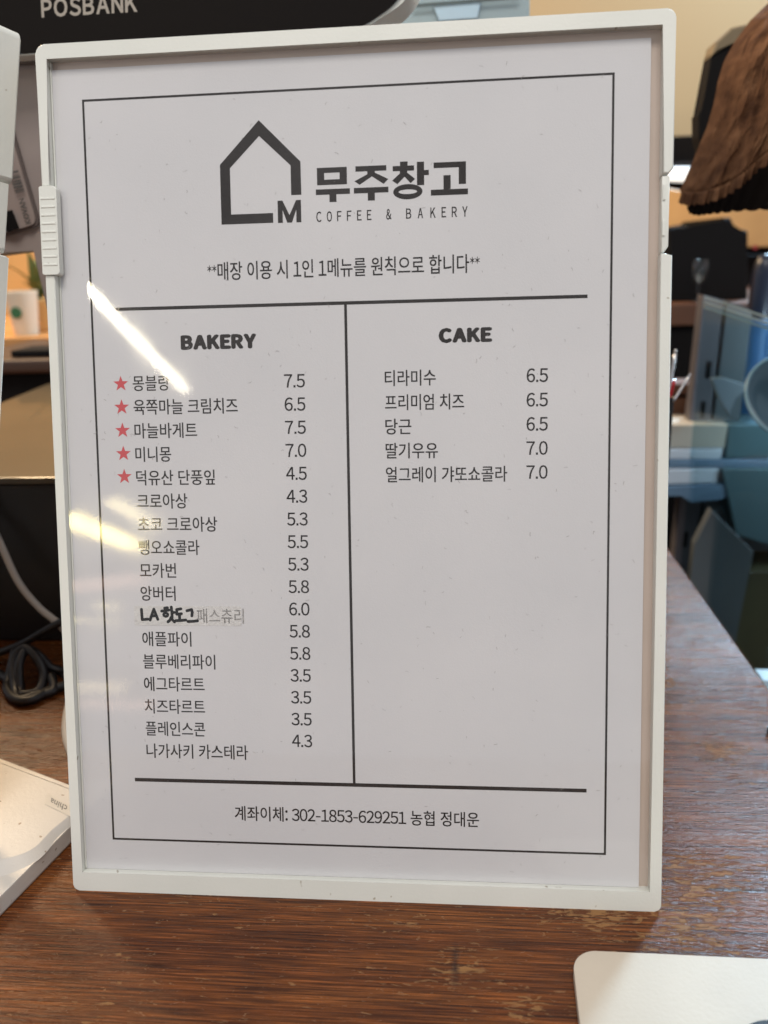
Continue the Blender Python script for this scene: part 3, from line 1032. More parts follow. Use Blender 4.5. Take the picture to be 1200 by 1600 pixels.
# white cable and black cable bundle
cb = empty('white_cable', [(-0.2233,0.2238,0)][0])
tag(cb, 'white cable hanging down in front of the black printer', 'cable')
pts = [(-0.2482,0.195,0.1292),(-0.2407,0.195,0.088),(-0.2328,0.19,0.0724),(-0.2231,0.185,0.0497),(-0.2103,0.18,0.0354),(-0.194,0.172,0.0268),(-0.1731,0.15,0.0212),(-0.1593,0.11,0.0208),(-0.1518,0.085,0.0129),(-0.1369,0.065,0.0042)]
bm = bmesh.new()
tube(bm, [(p[0] - cb.location.x, p[1] - cb.location.y, max(p[2], 0.0032)) for p in pts], 0.0021)
mesh_from('cable_run', bm, M['white_cable'], cb, True)

def black_cable(name, label, pts, r, zmin=0.003):
    base = (pts[0][0], pts[0][1], 0)
    e_ = empty(name, base)
    tag(e_, label, 'cable')
    bm_ = bmesh.new()
    tube(bm_, [(p[0] - base[0], p[1] - base[1], max(p[2], zmin)) for p in pts], r)
    mesh_from('cable_run', bm_, M['cable'], e_, True)
    return e_
black_cable('black_cable', 'black cable slanting down to the left above the coiled bundle', [(-0.171,0.165,0.0418),(-0.1977,0.168,0.028),(-0.2206,0.17,0.015),(-0.2453,0.175,0.0052),(-0.2658,0.18,-0.0003)], 0.0023)
black_cable('black_cable', 'coiled black power cable looped in a bundle on the table',
  [(-0.2204,0.165,0.0147),(-0.218,0.15,0.0043),(-0.2137,0.14,-0.0062),(-0.203,0.13,-0.0096),(-0.1942,0.13,-0.0102),(-0.1894,0.14,-0.005),(-0.1837,0.145,-0.0013),(-0.1823,0.15,-0.0014),(-0.1903,0.16,0.0023),(-0.1981,0.16,0.0064),(-0.2031,0.16,0.0134),(-0.2102,0.16,0.0175),(-0.2104,0.15,0.0126),(-0.2062,0.14,0.0021),(-0.2018,0.135,-0.005),(-0.1953,0.14,0.0003),(-0.1967,0.15,0.0079),(-0.2025,0.155,0.0157),(-0.2115,0.16,0.0187),(-0.2159,0.155,0.0139),(-0.2088,0.14,0.0041),(-0.2013,0.13,-0.0047),(-0.194,0.135,-0.0028),(-0.1867,0.14,0.0024),(-0.1924,0.15,0.0067)], 0.0026)
black_cable('black_cable', 'black cable end leaving the bundle to the left', [(-0.2041,0.132,-0.006),(-0.2136,0.145,-0.0031),(-0.2243,0.155,-0.002),(-0.2351,0.16,-0.0069),(-0.2517,0.16,-0.0106)], 0.0026)

# ------------------------------------------------------------ far left: wooden shelf, cup, plant
sh = empty('wooden_shelf', (-0.65, 1.0, -0.9))
tag(sh, 'warm lit wooden shelf far behind the cables at the left', 'shelf')
boxo('shelf_board', (-0.6, 0.55, -0.08, 0.5, 1.0, 1.024), M['wood_warm'], sh)
boxo('shelf_front', (-0.6, 0.55, -0.07, 0.45, 0.93, 0.999), M['wood_dark'], sh)
boxo('shelf_cabinet', (-0.58, 0.53, -0.06, 0.45, 0, 0.929), M['matt_black'], sh)
gb = [(-0.9824,0.3646),(-0.6756,0.3533),(-0.7169,0.0911),(-1.0417,0.0988)]
pn = empty('tan_back_panel', (gb[0][0], 1.4, -0.9))
tag(pn, 'amber lit board behind the plant and cup at the left', 'board')
M['amber'] = grime(mat('amber_board', rough=0.7), (0.58, 0.36, 0.13), (0.66, 0.43, 0.18), 5)
boxo('board_panel', (-0.1, 0.55, 0, 0.03, 0.7, 1.35), M['amber'], pn)
cupb = [(-0.6158,0.1474)][0]
cu = empty('paper_cup', (cupb[0], 0.97, 0.124))
tag(cu, 'white paper cup with round green mark on the far wooden shelf', 'cup')
bm = bmesh.new()
prof = [(0.017, 0.0), (0.024, 0.062), (0.0245, 0.0645), (0.0225, 0.0645), (0.0160, 0.002)]
rings = []
for (r_, z_) in prof:
    rings.append([bm.verts.new((r_ * math.cos(k * math.pi / 12), r_ * math.sin(k * math.pi / 12), z_)) for k in range(24)])
for A_, B_ in zip(rings, rings[1:]):
    for k in range(24):
        bm.faces.new((A_[k], A_[(k + 1) % 24], B_[(k + 1) % 24], B_[k]))
bm.faces.new(rings[0][::-1]); bm.faces.new(rings[-1])
mesh_from('cup_body', bm, M['white_cup'], cu, True)
bm = bmesh.new()
prism(bm, [(0.0085 * math.cos(k * math.pi / 12), 0.034 + 0.0085 * math.sin(k * math.pi / 12)) for k in range(24)], -0.0225, -0.0212, 'y')
mesh_from('round_mark', bm, M['green'], cu)
pb0 = [(-0.6274,0.1443)][0]
pp = empty('potted_plant', (pb0[0] + 0.01, 1.03, 0.124))
tag(pp, 'small green leafed plant in a tan pot behind the paper cup', 'plant')
bm = bmesh.new()
box(bm, -0.028, 0.028, -0.02, 0.028, 0, 0.05, bevel=0.003)
mesh_from('pot', bm, M['amber'], pp)
random.seed(5)
for k in range(16):
    a = random.uniform(0, 6.28)
    ln_ = random.uniform(0.035, 0.085)
    lean = random.uniform(0.15, 0.8)
    bm = bmesh.new()
    wv = random.uniform(0.006, 0.011)
    rows = []
    for j in range(5):
        t_ = j / 4
        cx = math.cos(a) * lean * ln_ * t_ * t_
        cy = math.sin(a) * lean * ln_ * t_ * t_
        cz = 0.047 + ln_ * t_ * (1 - 0.25 * lean * t_)
        hw = wv * math.sin(math.pi * (0.12 + 0.86 * t_))
        px, py = -math.sin(a) * hw, math.cos(a) * hw
        rows.append((bm.verts.new((cx - px, cy - py, cz)), bm.verts.new((cx, cy, cz - 0.0015)), bm.verts.new((cx + px, cy + py, cz))))
    for A_, B_ in zip(rows, rows[1:]):
        bm.faces.new((A_[0], A_[1], B_[1], B_[0]))
        bm.faces.new((A_[1], A_[2], B_[2], B_[1]))
    mesh_from('leaf', bm, M['leaf'], pp, True)
# tray and bowl shape in front of the shelf
tb = [(-0.4797,0.1343),(-0.3497,0.1382)]
ty = empty('brown_tray', (tb[0][0], 0.62, -0.9))
tag(ty, 'dark brown rounded tray on a stand behind the printer at the left', 'tray')
bm = bmesh.new()
box(bm, -0.05, 0.2, -0.02, 0.2, 1.015, 1.030, bevel=0.004)
mesh_from('tray_body', bm, mat('very_dark_wood', (0.045, 0.018, 0.009), 0.45), ty)
boxo('tray_stand', (0.0, 0.15, 0.0, 0.15, 0, 1.0145), M['matt_black'], ty)
bm = bmesh.new()
box(bm, 0.03, 0.15, 0.0, 0.05, 1.0305, 1.038, bevel=0.002)
mesh_from('tray_handle', bm, M['matt_black'], ty)

# ------------------------------------------------------------ back right: cream wall cabinet, shelf, machines
cw = [(-0.2131,0.4608),(0.496,0.4314)]
cab = empty('cream_wall_panel', (0.3, 1.6, 0))
tag(cab, 'cream painted wall panel above the black shelf, upper right', 'wall panel')
bm = bmesh.new()
box(bm, -1.2, 1.6, 0, 0.3, 0.428, 1.5, bevel=0.004)
mesh_from('panel_body', bm, M['wall'], cab)
bs_ = [(0.3797,0.4123),(0.7177,0.3983),(0.4499,0.361)]
bk = empty('black_shelf', (0.3, 1.4, 0.3))
tag(bk, 'black shelf under the cream wall panel, partly behind the hat', 'shelf')
boxo('shelf_board', (-0.1, 1.2, 0, 0.19, 0.062, 0.11), M['matt_black'], bk)
boxo('shelf_bracket', (-0.09, -0.06, 0.02, 0.19, -1.2, 0.061), M['matt_black'], bk)
sl = [(0.3619,0.3535),(0.4572,0.3488),(0.4593,0.3251),(0.3634,0.3308)]
sg = empty('strip_light', (0.4, 1.32, 0.338))
tag(sg, 'small white strip light glowing under the black shelf', 'light')
bm = bmesh.new()
prism(bm, [(p[0] - 0.4, p[1] - 0.338) for p in sl], -0.02, 0.0, 'y', 0.002, 1)
mesh_from('light_tube', bm, M['strip_light'], sg)
boxo('light_housing', (-0.05, 0.07, 0.001, 0.07, -0.012, 0.022), M['gloss_black'], sg)
gg = [(0.3532,0.3215),(0.6079,0.2781),(0.6158,0.2136),(0.3602,0.2165)]
gp = empty('amber_splashboard', (0.4, 1.3, 0))
tag(gp, 'amber lit board under the hat brim, behind the dark machine', 'board')
bm = bmesh.new()
prism(bm, [(p[0] - 0.4, p[1]) for p in gg], -0.05, 0.0, 'y', 0.002, 1)
M['splash'] = grime(mat('amber_splash', rough=0.5), (0.50, 0.29, 0.11), (0.62, 0.38, 0.16), 9)
mesh_from('board_panel', bm, M['splash'], gp)
boxo('board_support', (-0.05, 0.6, 0.001, 0.1, -0.9, 0.2), M['matt_black'], gp)
pl_ = bpy.data.lights.new('warm_shelf_bulb', 'POINT')
pl_.energy = 0.35
pl_.color = (1.0, 0.66, 0.3)
pl_.shadow_soft_size = 0.02
po = bpy.data.objects.new('warm_shelf_bulb', pl_)
col.objects.link(po)
po.location = (0.39, 1.12, 0.31)

cl_ = bpy.data.lights.new('case_fill', 'POINT')
cl_.energy = 0.9
cl_.color = (0.62, 0.85, 1.0)
cl_.shadow_soft_size = 0.02
co = bpy.data.objects.new('case_fill', cl_)  # cool fill added out of view to brighten the case cartons
col.objects.link(co)
co.location = (0.44, 0.52, 0.12)
mc_ = empty('coffee_machine', (0.4, 1.0, -0.9))
tag(mc_, 'black coffee machine in the dark behind the display case', 'machine')
mz = [(0.3519,0.2469),(0.4027,0.2503),(0.4021,0.2572),(0.4126,0.2568),(0.4138,0.2448),(0.4372,0.2389),(0.4469,0.1438),(0.3379,0.1467),(0.3305,0.2476)]
bm = bmesh.new()
prism(bm, [(p[0] - 0.4, p[1] + 0.9) for p in mz], -0.05, 0.15, 'y', 0.004, 1)
mesh_from('machine_body', bm, M['matt_black'], mc_)
boxo('machine_light', (0.045, 0.051, -0.0525, -0.0502, 1.115, 1.120), mat('red_indicator', (0.3, 0.02, 0.02), 0.4, emit=(1, 0.1, 0.08), estr=0.04), mc_, 0)
boxo('machine_counter', (-0.12, 0.5, -0.1, 0.3, 1.02, 1.0485), M['wood_dark'], mc_)
boxo('counter_front', (-0.12, 0.5, -0.09, 0.3, 0.0, 1.0195), M['matt_black'], mc_)
wg = empty('wine_glass', (0.372, 0.93, 0.149))
tag(wg, 'small clear stemmed glass standing in front of the coffee machine', 'glass')
bm = bmesh.new()
prof = [(0.011, 0.0), (0.011, 0.0012), (0.0016, 0.003), (0.0014, 0.022), (0.009, 0.032), (0.0115, 0.044), (0.010, 0.056)]
rings = [[bm.verts.new((r_ * math.cos(k * math.pi / 8), r_ * math.sin(k * math.pi / 8), z_)) for k in range(16)] for r_, z_ in prof]
for A_, B_ in zip(rings, rings[1:]):
    for k in range(16):
        bm.faces.new((A_[k], A_[(k + 1) % 16], B_[(k + 1) % 16], B_[k]))
bm.faces.new(rings[0][::-1])
M['clear'] = glassy('clear_glass', (0.92, 0.95, 0.96), 1.5, 0.02)
mesh_from('glass_bowl', bm, M['clear'], wg, True)

# ------------------------------------------------------------ glass display case, right of the table
dc = empty('display_case', (0.33, 0.62, -0.9))
tag(dc, 'glass display case with slotted grey post beside the table, right edge', 'display case')
def dcp(name, pts, y0, y1, m, bev=0.0008, parent=None):
    bm_ = bmesh.new()
    prism(bm_, [(p[0] - 0.33, p[1] + 0.9) for p in pts], y0 - 0.62, y1 - 0.62, 'y', bev, 1)
    return mesh_from(name, bm_, m, parent or dc)
post = dcp('slotted_post', [(0.2883,0.1771),(0.3089,0.1709),(0.3029,-0.2089),(0.2799,-0.2092)], 0.62, 0.64, M['post'])
dcp('post', [(0.3122,0.1683),(0.338,0.1601),(0.3352,-0.2086),(0.3065,-0.2089)], 0.621, 0.66, M['slate'])
for (x, y, h_) in ((1110, 483, 0), (1104, 580, 0), (1093, 632, 0), (1070, 845, 0), (1061, 905, 0)):
    pass
SL = [(0.3,0.1019),(0.298,0.0604),(0.2925,-0.085),(0.2902,-0.1248),(0.2873,-0.1682)]
slot_me = None
for (x, z) in SL:
    if slot_me is None:
        bm = bmesh.new()
        prism(bm, rounded([(-0.0022, -0.009), (0.0022, -0.009), (0.0026, 0.009), (-0.0018, 0.009)], 0.0018, 4), -0.0006, 0.0004, 'y')
        so = mesh_from('slot', bm, M['matt_black'], post)
        slot_me = so.data
    else:
        so = bpy.data.objects.new('slot', slot_me)
        col.objects.link(so)
        so.parent = post
    so.location = (x - 0.33, -0.0004, z + 0.9)
dcp('back_panel', [(0.3377,0.1652),(0.5388,0.0981),(0.5956,-0.2474),(0.3192,-0.2501)], 0.70, 0.715, M['slate'])
# glass roof panes seen edge-on: three laminated edges
gl = empty('case_glass_origin')
bpy.data.objects.remove(gl)
ea, eb = [(0.2831,0.6,0.1771),(0.3177,0.44,0.16)]
ea, eb = Vector(ea), Vector(eb)
for k in range(3):
    bm = bmesh.new()
    off = Vector((0, 0, -0.0045 * k))
    dvec = (eb - ea)
    th = Vector((0, 0, -0.0016))
    back = Vector((0.0008, 0.0012, 0.0))
    vs_ = [ea + off, eb + off, eb + off + back, ea + off + back]
    vs_ = [v - Vector((0.33, 0.62, -0.9)) for v in vs_]
    a_ = [bm.verts.new(v) for v in vs_]
    b_ = [bm.verts.new(v + th) for v in vs_]
    bm.faces.new(a_); bm.faces.new(b_[::-1])
    for i in range(4):
        bm.faces.new((a_[i], a_[(i + 1) % 4], b_[(i + 1) % 4], b_[i]))
    mesh_from('glass_rail', bm, M['glass_edge'], dc)
# front glass pane
fa, fb = [(0.2828,0.597,0.1706),(0.3183,0.437,0.1533)]
fa, fb = Vector(fa), Vector(fb)
bm = bmesh.new()
o_ = Vector((0.33, 0.62, -0.9))
q0 = [fa - o_, fb - o_, Vector((fb.x, fb.y, -0.75)) - o_, Vector((fa.x, fa.y, -0.75)) - o_]
nrm_ = (fb - fa).cross(Vector((0, 0, 1))).normalized() * 0.004
a_ = [bm.verts.new(v) for v in q0]
b_ = [bm.verts.new(v - nrm_) for v in q0]
bm.faces.new(a_); bm.faces.new(b_[::-1])
for i in range(4):
    bm.faces.new((a_[i], a_[(i + 1) % 4], b_[(i + 1) % 4], b_[i]))
mesh_from('front_glass', bm, M['case_glass'], dc)
dcp('dark_shelf_board', [(0.2547,0.0816),(0.3335,0.0801),(0.3333,0.0689),(0.2555,0.0703)], 0.66, 0.70, M['wood_dark'])
dcp('brown_board', [(0.2534,0.0654),(0.3511,0.0637),(0.3515,0.0325),(0.2556,0.0339)], 0.665, 0.70, mat('brown_board', (0.17, 0.075, 0.04), 0.5))
dcp('case_base', [(0.27, -0.9), (0.5, -0.9), (0.5, -0.28), (0.27, -0.28)], 0.5, 0.69, M['matt_black'])
# boxes on the shelf of the case
def carton(name, label, pts, y0, y1, m, cat='carton'):
    x = pts[0][0]
    z = min(p[1] for p in pts)
    e_ = empty(name, (x, y0, z))
    tag(e_, label, cat)
    bm_ = bmesh.new()
    prism(bm_, [(p[0] - x, p[1] - z) for p in pts], 0, y1 - y0, 'y', 0.001, 1)
    mesh_from('carton_body', bm_, m, e_)
    return e_
carton('tan_carton', 'flat tan carton, topmost of the pile inside the display case', [(0.2366,0.0491),(0.3191,0.0479),(0.3176,0.0235),(0.2383,0.0245)], 0.6, 0.655, M['tan_box'])
carton('white_carton', 'whitish carton just below the tan one in the display case', [(0.2379,0.0236),(0.3158,0.0227),(0.3143,0.0117),(0.2387,0.0126)], 0.598, 0.655, M['white_box'])
carton('blue_tray', 'long blue grey tray crossing the display case', [(0.2383,0.0117),(0.4184,0.0111),(0.4196,0.0023),(0.2388,0.0041)], 0.596, 0.655, M['blue_box'], 'tray')
carton('white_carton', 'bright whitish carton under the blue grey tray', [(0.2384,0.0032),(0.3127,0.0025),(0.3115,-0.0128),(0.2396,-0.0143)], 0.594, 0.655, M['white_box'])
carton('blue_carton', 'lowest blue carton with a slanted end in the display case', [(0.2392,-0.0151),(0.3279,-0.0137),(0.3266,-0.027),(0.314,-0.0311),(0.2867,-0.0338),(0.2768,-0.0252),(0.24,-0.0264)], 0.592, 0.65, M['blue_box'])
carton('teal_carton', 'teal box at the right edge inside the display case', [(0.3191,0.0479),(0.4216,0.0464),(0.4264,0.0114),(0.32,0.0125)], 0.60, 0.655, M['teal'])
carton('teal_carton', 'teal slanted carton below the blue grey tray at the right edge', [(0.3139,0.0036),(0.4233,0.0025),(0.4359,-0.0896),(0.3694,-0.0794),(0.3354,-0.0691)], 0.59, 0.65, M['teal'])
# grey metal panel leaning under the case
gpn = [(0.2914,-0.0246),(0.3365,-0.0688),(0.3292,-0.1673),(0.3171,-0.2438),(0.2745,-0.2134),(0.2778,-0.0605)]
pe = empty('steel_panel', (gpn[0][0], 0.54, -0.3))
tag(pe, 'slanted slate grey metal panel below the cartons, right of the table', 'metal panel')
bm = bmesh.new()
prism(bm, [(p[0] - gpn[0][0], p[1] + 0.3) for p in gpn], 0, 0.012, 'y', 0.001, 1)
mesh_from('panel_sheet', bm, M['slate'], pe)
ob = [(0.3502,-0.1072),(0.4375,-0.1034),(0.4644,-0.2938),(0.3282,-0.2968)]
oe = empty('olive_box', (ob[0][0], 0.58, -0.4))
tag(oe, 'olive brown box low down beside the slate grey panel', 'box')
bm = bmesh.new()
prism(bm, [(p[0] - ob[0][0], p[1] + 0.4) for p in ob], 0, 0.06, 'y', 0.001, 1)
mesh_from('box_body', bm, M['olive'], oe)
cy = [(0.3029,-0.1341),(0.3393,-0.1354),(0.3428,-0.1633),(0.3077,-0.1575)]
ce = empty('cyan_box', (cy[0][0], 0.40, cy[0][1]))
tag(ce, 'small pale cyan box past the table edge at the right', 'box')
bm = bmesh.new()
prism(bm, [(p[0] - cy[0][0], p[1] - cy[0][1]) for p in cy], 0, 0.02, 'y', 0.0005, 1)
mesh_from('box_body', bm, M['light_blue_plastic'], ce)

# round glass bowl, seen from above, pale rim
bw = [(0.3244,0.46,0.1008)][0]
be = empty('glass_bowl', bw)
be.scale = (1.22, 1.22, 1.22)
be.rotation_euler = (R(52), R(4), R(0))
tag(be, 'round dark glass bowl with pale blue rim inside the case at the right edge', 'bowl')
bm = bmesh.new()
prof = [(0.0005, -0.012), (0.022, -0.011), (0.0325, -0.002), (0.0335, 0.0), (0.0315, 0.001), (0.021, -0.0085), (0.0005, -0.0095)]
n_ = 40
rings = [[bm.verts.new((r_ * math.cos(2 * math.pi * k / n_), r_ * math.sin(2 * math.pi * k / n_), z_)) for k in range(n_)] for r_, z_ in prof]
for A_, B_ in zip(rings, rings[1:]):
    for k in range(n_):
        bm.faces.new((A_[k], A_[(k + 1) % n_], B_[(k + 1) % n_], B_[k]))
mesh_from('bowl_body', bm, M['bowl_glass'], be, True)
bm = bmesh.new()
tube(bm, [(0.0335 * math.cos(2 * math.pi * k / 24), 0.0335 * math.sin(2 * math.pi * k / 24), 0.0006) for k in range(25)], 0.0013, 8, 3)
mesh_from('bowl_rim', bm, M['bowl_rim'], be, True)
nt_ = [(0.2902,0.0998),(0.3011,0.1008),(0.3276,0.0915),(0.3141,0.0803),(0.311,0.0624),(0.2994,0.0806)]
ne = empty('folded_napkin', (nt_[0][0], 0.575, nt_[0][1]))
tag(ne, 'pale grey folded paper beside the glass bowl', 'paper')
bm = bmesh.new()
prism(bm, [(p[0] - nt_[0][0], p[1] - nt_[0][1]) for p in nt_], 0, 0.008, 'y', 0.0008, 1)
mesh_from('paper_fold', bm, mat('pale_grey_paper', (0.24, 0.26, 0.28), 0.6), ne)

# blue bottle standing inside the case
bt_ = [(0.3609,0.2117),(0.3791,0.0474)]
bo = empty('blue_bottle', (0.365, 0.675, 0.03))
tag(bo, 'dark blue bottle standing behind the glass at the right edge', 'bottle')
bm = bmesh.new()
prof = [(0.0005, 0.0), (0.0125, 0.001), (0.0130, 0.12), (0.0125, 0.160), (0.0105, 0.174), (0.006, 0.182), (0.0005, 0.184)]
rings = [[bm.verts.new((r_ * math.cos(2 * math.pi * k / 28), r_ * math.sin(2 * math.pi * k / 28), z_)) for k in range(28)] for r_, z_ in prof]
for A_, B_ in zip(rings, rings[1:]):
    for k in range(28):
        bm.faces.new((A_[k], A_[(k + 1) % 28], B_[(k + 1) % 28], B_[k]))
mesh_from('bottle_body', bm, M['bottle_blue'], bo, True)
bm = bmesh.new()
rings = [[bm.verts.new((0.0134 * math.cos(2 * math.pi * k / 28), 0.0134 * math.sin(2 * math.pi * k / 28), z_)) for k in range(28)] for z_ in (0.01, 0.118)]
for k in range(28):
    bm.faces.new((rings[0][k], rings[0][(k + 1) % 28], rings[1][(k + 1) % 28], rings[1][k]))
mesh_from('bottle_reflection', bm, M['bottle_reflection'], bo, True)  # blue reflection in the glass, painted on as a sleeve

# pen holder with chrome pens behind the right rail
pz = [(0.1869,0.33,0.1185)][0]
ph = empty('pen_holder', (pz[0] + 0.002, 0.335, 0))
tag(ph, 'black pen holder mostly hidden behind the right rail of the menu', 'pen holder')
bm = bmesh.new()
prism(bm, rounded([(-0.030, -0.012), (-0.0005, -0.012), (-0.0005, 0.012), (-0.030, 0.012)], 0.003, 4), 0.0004, 0.128, 'z', 0.001, 1)
mesh_from('holder_body', bm, M['gloss_black'], ph, False)
def pen(label, p0, p1, r, m):
    e_ = empty('pen', p0)
    tag(e_, label, 'pen')
    d = Vector(p1) - Vector(p0)
    bm_ = bmesh.new()
    tube(bm_, [(0, 0, 0), tuple(d * 0.5), tuple(d * 0.93)], r, 12, 3)
    mesh_from('barrel', bm_, m, e_, True)
    bm_ = bmesh.new()
    tube(bm_, [tuple(d * 0.935), tuple(d)], r * 0.7, 12, 2)
    mesh_from('tip', bm_, M['steel'], e_, True)
P_ = [(0.1848,0.332,0.1182),(0.1893,0.335,0.1593),(0.187,0.325,0.1239),(0.1991,0.33,0.1432),(0.1852,0.328,0.1234),(0.1866,0.322,0.1407)]
pen('silver pen leaning in the black pen holder', P_[0], P_[1], 0.0013, M['steel'])
pen('short silver tipped pen leaning right in the black pen holder', P_[2], P_[3], 0.0009, M['steel'])
pen('red ended pen in the black pen holder', P_[4], P_[5], 0.0012, mat('red_plastic', (0.55, 0.03, 0.04), 0.3))

# ------------------------------------------------------------ black tablet stand carrying the corduroy hat
st = empty('tablet_stand', (0.24, 0.45, 0))
tag(st, 'black tablet stand with grey top behind the brown hat', 'stand')
s1 = [(0.2259,0.3591),(0.2421,0.3682),(0.3075,0.377),(0.3233,0.2615),(0.2346,0.2648),(0.2217,0.3038),(0.2203,0.3195),(0.2229,0.3212)]
bm = bmesh.new()
prism(bm, [(p[0] - 0.24, p[1]) for p in s1], -0.01, 0.01, 'y', 0.0012, 1)
mesh_from('tablet_back', bm, M['matt_black'], st)
s2 = [(0.2256,0.3574),(0.2279,0.3664),(0.2379,0.3749),(0.3064,0.385),(0.3081,0.373),(0.2422,0.3673)]
bm = bmesh.new()
prism(bm, [(p[0] - 0.24, p[1]) for p in s2], -0.0125, 0.012, 'y', 0.0015, 1)
mesh_from('tablet_top', bm, mat('grey_brown_plastic', (0.20, 0.15, 0.085), 0.5), st)
boxo('stand_pole', (0.12, 0.145, -0.008, 0.008, -0.9, 0.31), M['matt_black'], st)
boxo('stand_base', (0.07, 0.19, -0.06, 0.06, -0.9, -0.885), M['matt_black'], st)

hat = empty('corduroy_hat', (0.2, 0.3, 0.28))
tag(hat, 'brown corduroy bucket hat with ribbed brim hanging at the upper right', 'hat')
hem = [(0.1851,0.345,0.2545),(0.1878,0.336,0.2532),(0.1905,0.328,0.2524),(0.1933,0.321,0.2527),(0.1962,0.315,0.2534),(0.1995,0.311,0.2546),(0.2031,0.308,0.2558),(0.2065,0.305,0.258),(0.2093,0.303,0.2611),(0.2129,0.302,0.2634),(0.2169,0.301,0.2674),(0.2206,0.3,0.2711),(0.2247,0.3,0.2748),(0.2328,0.3,0.2839),(0.2421,0.3,0.2963)]
sil = [(0.1851,0.345,0.2545),(0.1878,0.346,0.2648),(0.1931,0.348,0.2772),(0.1968,0.35,0.2873),(0.202,0.352,0.2995),(0.2057,0.355,0.313),(0.2084,0.359,0.3266),(0.2124,0.364,0.3392),(0.2195,0.37,0.3511),(0.2308,0.377,0.3653),(0.2455,0.385,0.3782),(0.2615,0.395,0.3946)]
def along(pts, t):
    f = t * (len(pts) - 1)
    i = min(int(f), len(pts) - 2)
    return Vector(pts[i]).lerp(Vector(pts[i + 1]), f - i)
bm = bmesh.new()
NS, NT_ = 280, 170
grid = []
for i in range(NS + 1):
    s = i / NS
    hp_ = along(hem, s)
    rowv = []
    for j in range(NT_ + 1):
        t = j / NT_
        sp_ = along(sil, t)
        x = sp_.x + (hp_.x - hem[0][0])
        y = sp_.y + (hp_.y - hem[0][1])
        z = sp_.z + (hp_.z - hem[0][2])
        y += min(1.0, s / 0.15) * 0.007 * noise.noise(Vector((s * 5, t * 3, 0.5))) + min(1.0, s / 0.15) * 0.004 * noise.noise(Vector((s * 12 - t * 3, t * 6, 2.5)))
        edge_t = 0.062
        if t < edge_t:
            rib = abs(math.sin(math.pi * s * 17))
            fade = min(1.0, (edge_t - t) / 0.012)
            y -= 0.0048 * rib * fade
            x += 0.0008 * math.cos(math.pi * s * 17) * fade
            z -= 0.0016 * rib * max(0.0, 1 - t / 0.03)
        else:
            grow = min(1.0, (t - edge_t) / 0.02) * min(1.0, 0.25 + s / 0.1)
            wv_ = s * 27 + 1.6 * noise.noise(Vector((s * 5, t * 4, 7.7)))
            rib = abs(math.sin(math.pi * wv_))
            y -= grow * (0.0013 * rib * (0.5 + 0.9 * abs(noise.noise(Vector((s * 8, t * 7, 4.4))))))
            y -= grow * 0.0034 * noise.noise(Vector((s * 17 + t * 4, t * 9, 9.1)))
            y -= grow * 0.0011 * noise.noise(Vector((s * 42, t * 40, 1.7)))
            y += 0.0025 * max(0.0, 1 - abs(t - edge_t) / 0.006)
        rowv.append(bm.verts.new((x - 0.2, y - 0.3, z - 0.28)))
    grid.append(rowv)
back = [[bm.verts.new(v.co + Vector((0.0004, 0.0045, 0.001))) for v in (r[0],)][0] for r in grid]
for i in range(NS):
    for j in range(NT_):
        bm.faces.new((grid[i][j], grid[i + 1][j], grid[i + 1][j + 1], grid[i][j + 1]))
    bm.faces.new((grid[i][0], back[i], back[i + 1], grid[i + 1][0]))
def hat_material():
    m = mat('brown_corduroy', rough=0.9, spec=0.15)
    nt, ln, b = nodes(m)
    tc = add(nt, 'ShaderNodeTexCoord')
    n = add(nt, 'ShaderNodeTexNoise')
    n.inputs['Scale'].default_value = 75
    n.inputs['Detail'].default_value = 9
    ln.new(tc.outputs['Object'], n.inputs['Vector'])
    r = ramp(nt, [(0.3, (0.055, 0.023, 0.011)), (0.5, (0.105, 0.047, 0.022)), (0.72, (0.17, 0.083, 0.041))])
    ln.new(n.outputs['Fac'], r.inputs['Fac'])
    ln.new(r.outputs['Color'], b.inputs['Base Color'])
    b.inputs['Sheen Weight'].default_value = 0.0
    n2 = add(nt, 'ShaderNodeTexNoise')
    n2.inputs['Scale'].default_value = 900
    n2.inputs['Detail'].default_value = 4
    ln.new(tc.outputs['Object'], n2.inputs['Vector'])
    bp = add(nt, 'ShaderNodeBump')
    bp.inputs['Strength'].default_value = 0.8
    bp.inputs['Distance'].default_value = 0.0015
    ln.new(n2.outputs['Fac'], bp.inputs['Height'])
    ln.new(bp.outputs['Normal'], b.inputs['Normal'])
    return m
mesh_from('brim', bm, hat_material(), hat, True)
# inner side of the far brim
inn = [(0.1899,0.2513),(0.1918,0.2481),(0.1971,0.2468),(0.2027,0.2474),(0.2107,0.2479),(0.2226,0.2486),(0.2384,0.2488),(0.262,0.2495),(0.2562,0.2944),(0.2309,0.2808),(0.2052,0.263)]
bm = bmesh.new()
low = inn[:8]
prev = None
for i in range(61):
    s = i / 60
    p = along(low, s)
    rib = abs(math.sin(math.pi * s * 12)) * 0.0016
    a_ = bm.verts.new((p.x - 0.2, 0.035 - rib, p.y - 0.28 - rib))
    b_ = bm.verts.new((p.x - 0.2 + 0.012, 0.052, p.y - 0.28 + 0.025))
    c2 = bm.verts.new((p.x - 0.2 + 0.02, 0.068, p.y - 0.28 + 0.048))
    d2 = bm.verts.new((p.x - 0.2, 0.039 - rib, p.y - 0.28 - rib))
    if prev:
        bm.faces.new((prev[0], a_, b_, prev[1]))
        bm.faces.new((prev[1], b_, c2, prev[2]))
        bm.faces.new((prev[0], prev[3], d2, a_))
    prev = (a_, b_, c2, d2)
mesh_from('inner_brim', bm, M['hat_dark'], hat, True)

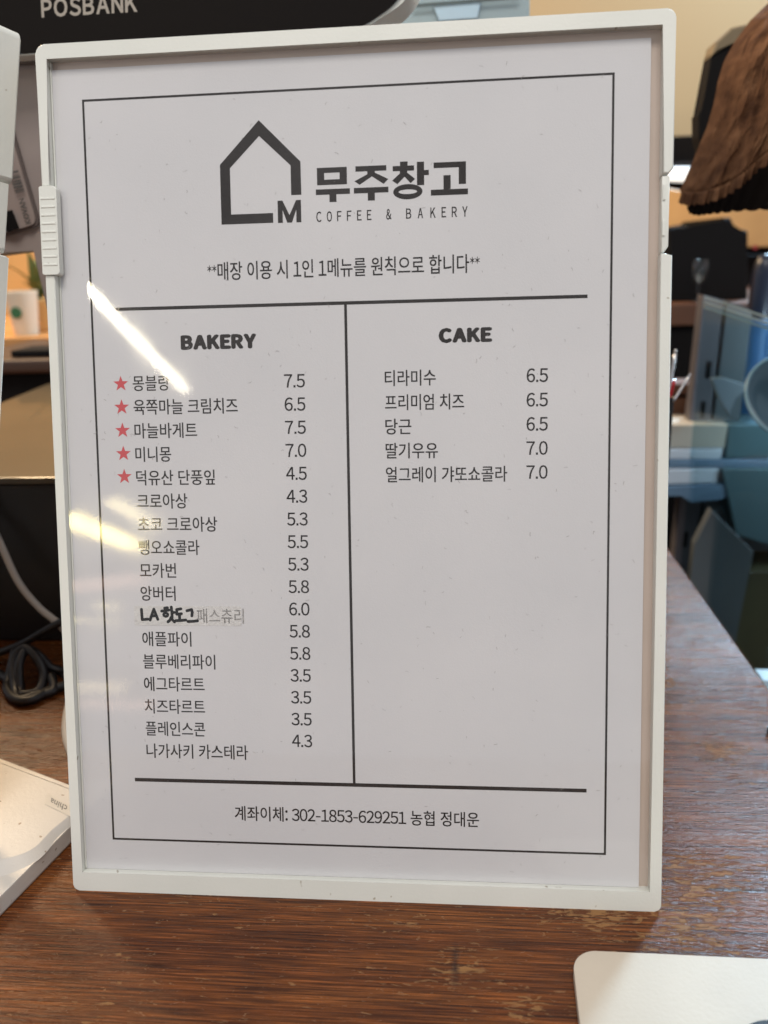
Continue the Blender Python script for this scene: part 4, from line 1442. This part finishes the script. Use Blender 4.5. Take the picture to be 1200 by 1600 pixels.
# ------------------------------------------------------------ lamps and added glow strips behind the camera (mirrored in the clear sheet)
def lamp(label, a, b_, w_, m, group='ceiling lamps behind the camera'):
    a, b_ = Vector(a), Vector(b_)
    mid = (a + b_) / 2
    e_ = empty('rear_light', mid)
    tag(e_, label, 'lamp', group)
    L = (b_ - a).length
    e_.rotation_euler = (b_ - a).to_track_quat('X', 'Z').to_euler()
    bm_ = bmesh.new()
    box(bm_, -L / 2, L / 2, -w_ / 2, w_ / 2, -w_ * 0.4, 0)
    mesh_from('lamp_tube', bm_, m, e_)
    bm_ = bmesh.new()
    box(bm_, -L / 2 - 0.01, L / 2 + 0.01, -w_ * 0.6, w_ * 0.6, 0.001, 0.04)
    mesh_from('lamp_housing', bm_, M['matt_black'], e_)
lamp('long white tube lamp on the ceiling behind the camera', (-1.56, -2.83, 1.6), (-1.61, -4.33, 1.6), 0.036, M['lamp_white'], None)
lamp('longer yellow panel lamp far behind the camera', (-4.9, -9.3, 1.6), (-5.4, -12.9, 1.6), 0.30, M['lamp_yellow'], None)
lamp('shorter yellow panel lamp far behind the camera', (-3.85, -8.4, 1.6), (-4.12, -10.4, 1.6), 0.17, M['lamp_mid'], None)
lamp('upper low display lamp behind the camera', (-2.85, -6.0, 0.34), (-2.68, -6.0, 0.32), 0.11, M['lamp_dim'], None)
lamp('lower low display lamp behind the camera', (-3.1, -6.0, 0.215), (-2.66, -6.0, 0.19), 0.07, M['lamp_dim'], None)
M['lit_warm'] = mat('warm_lit_strip_glow', (1, 1, 1), 0.5, emit=(1.0, 0.80, 0.45), estr=7)  # glow for strips added only to put warm glare on the sheet
M['lit_pink'] = mat('pink_lit_strip_glow', (1, 1, 1), 0.5, emit=(1.0, 0.62, 0.46), estr=4.5)
lamp('added warm glow strip behind the camera', (-0.883, -1.600, -0.021), (-0.747, -1.600, -0.021), 0.05, M['lit_warm'], None)
lamp('added pinkish glow strip behind the camera', (-0.881, -1.600, -0.062), (-0.693, -1.600, -0.063), 0.04, M['lit_pink'], None)
lamp('added upper pinkish glow strip behind the camera', (-0.913, -1.600, 0.220), (-0.726, -1.600, 0.240), 0.06, M['lit_pink'], None)
bpy.data.objects.remove(_fo)
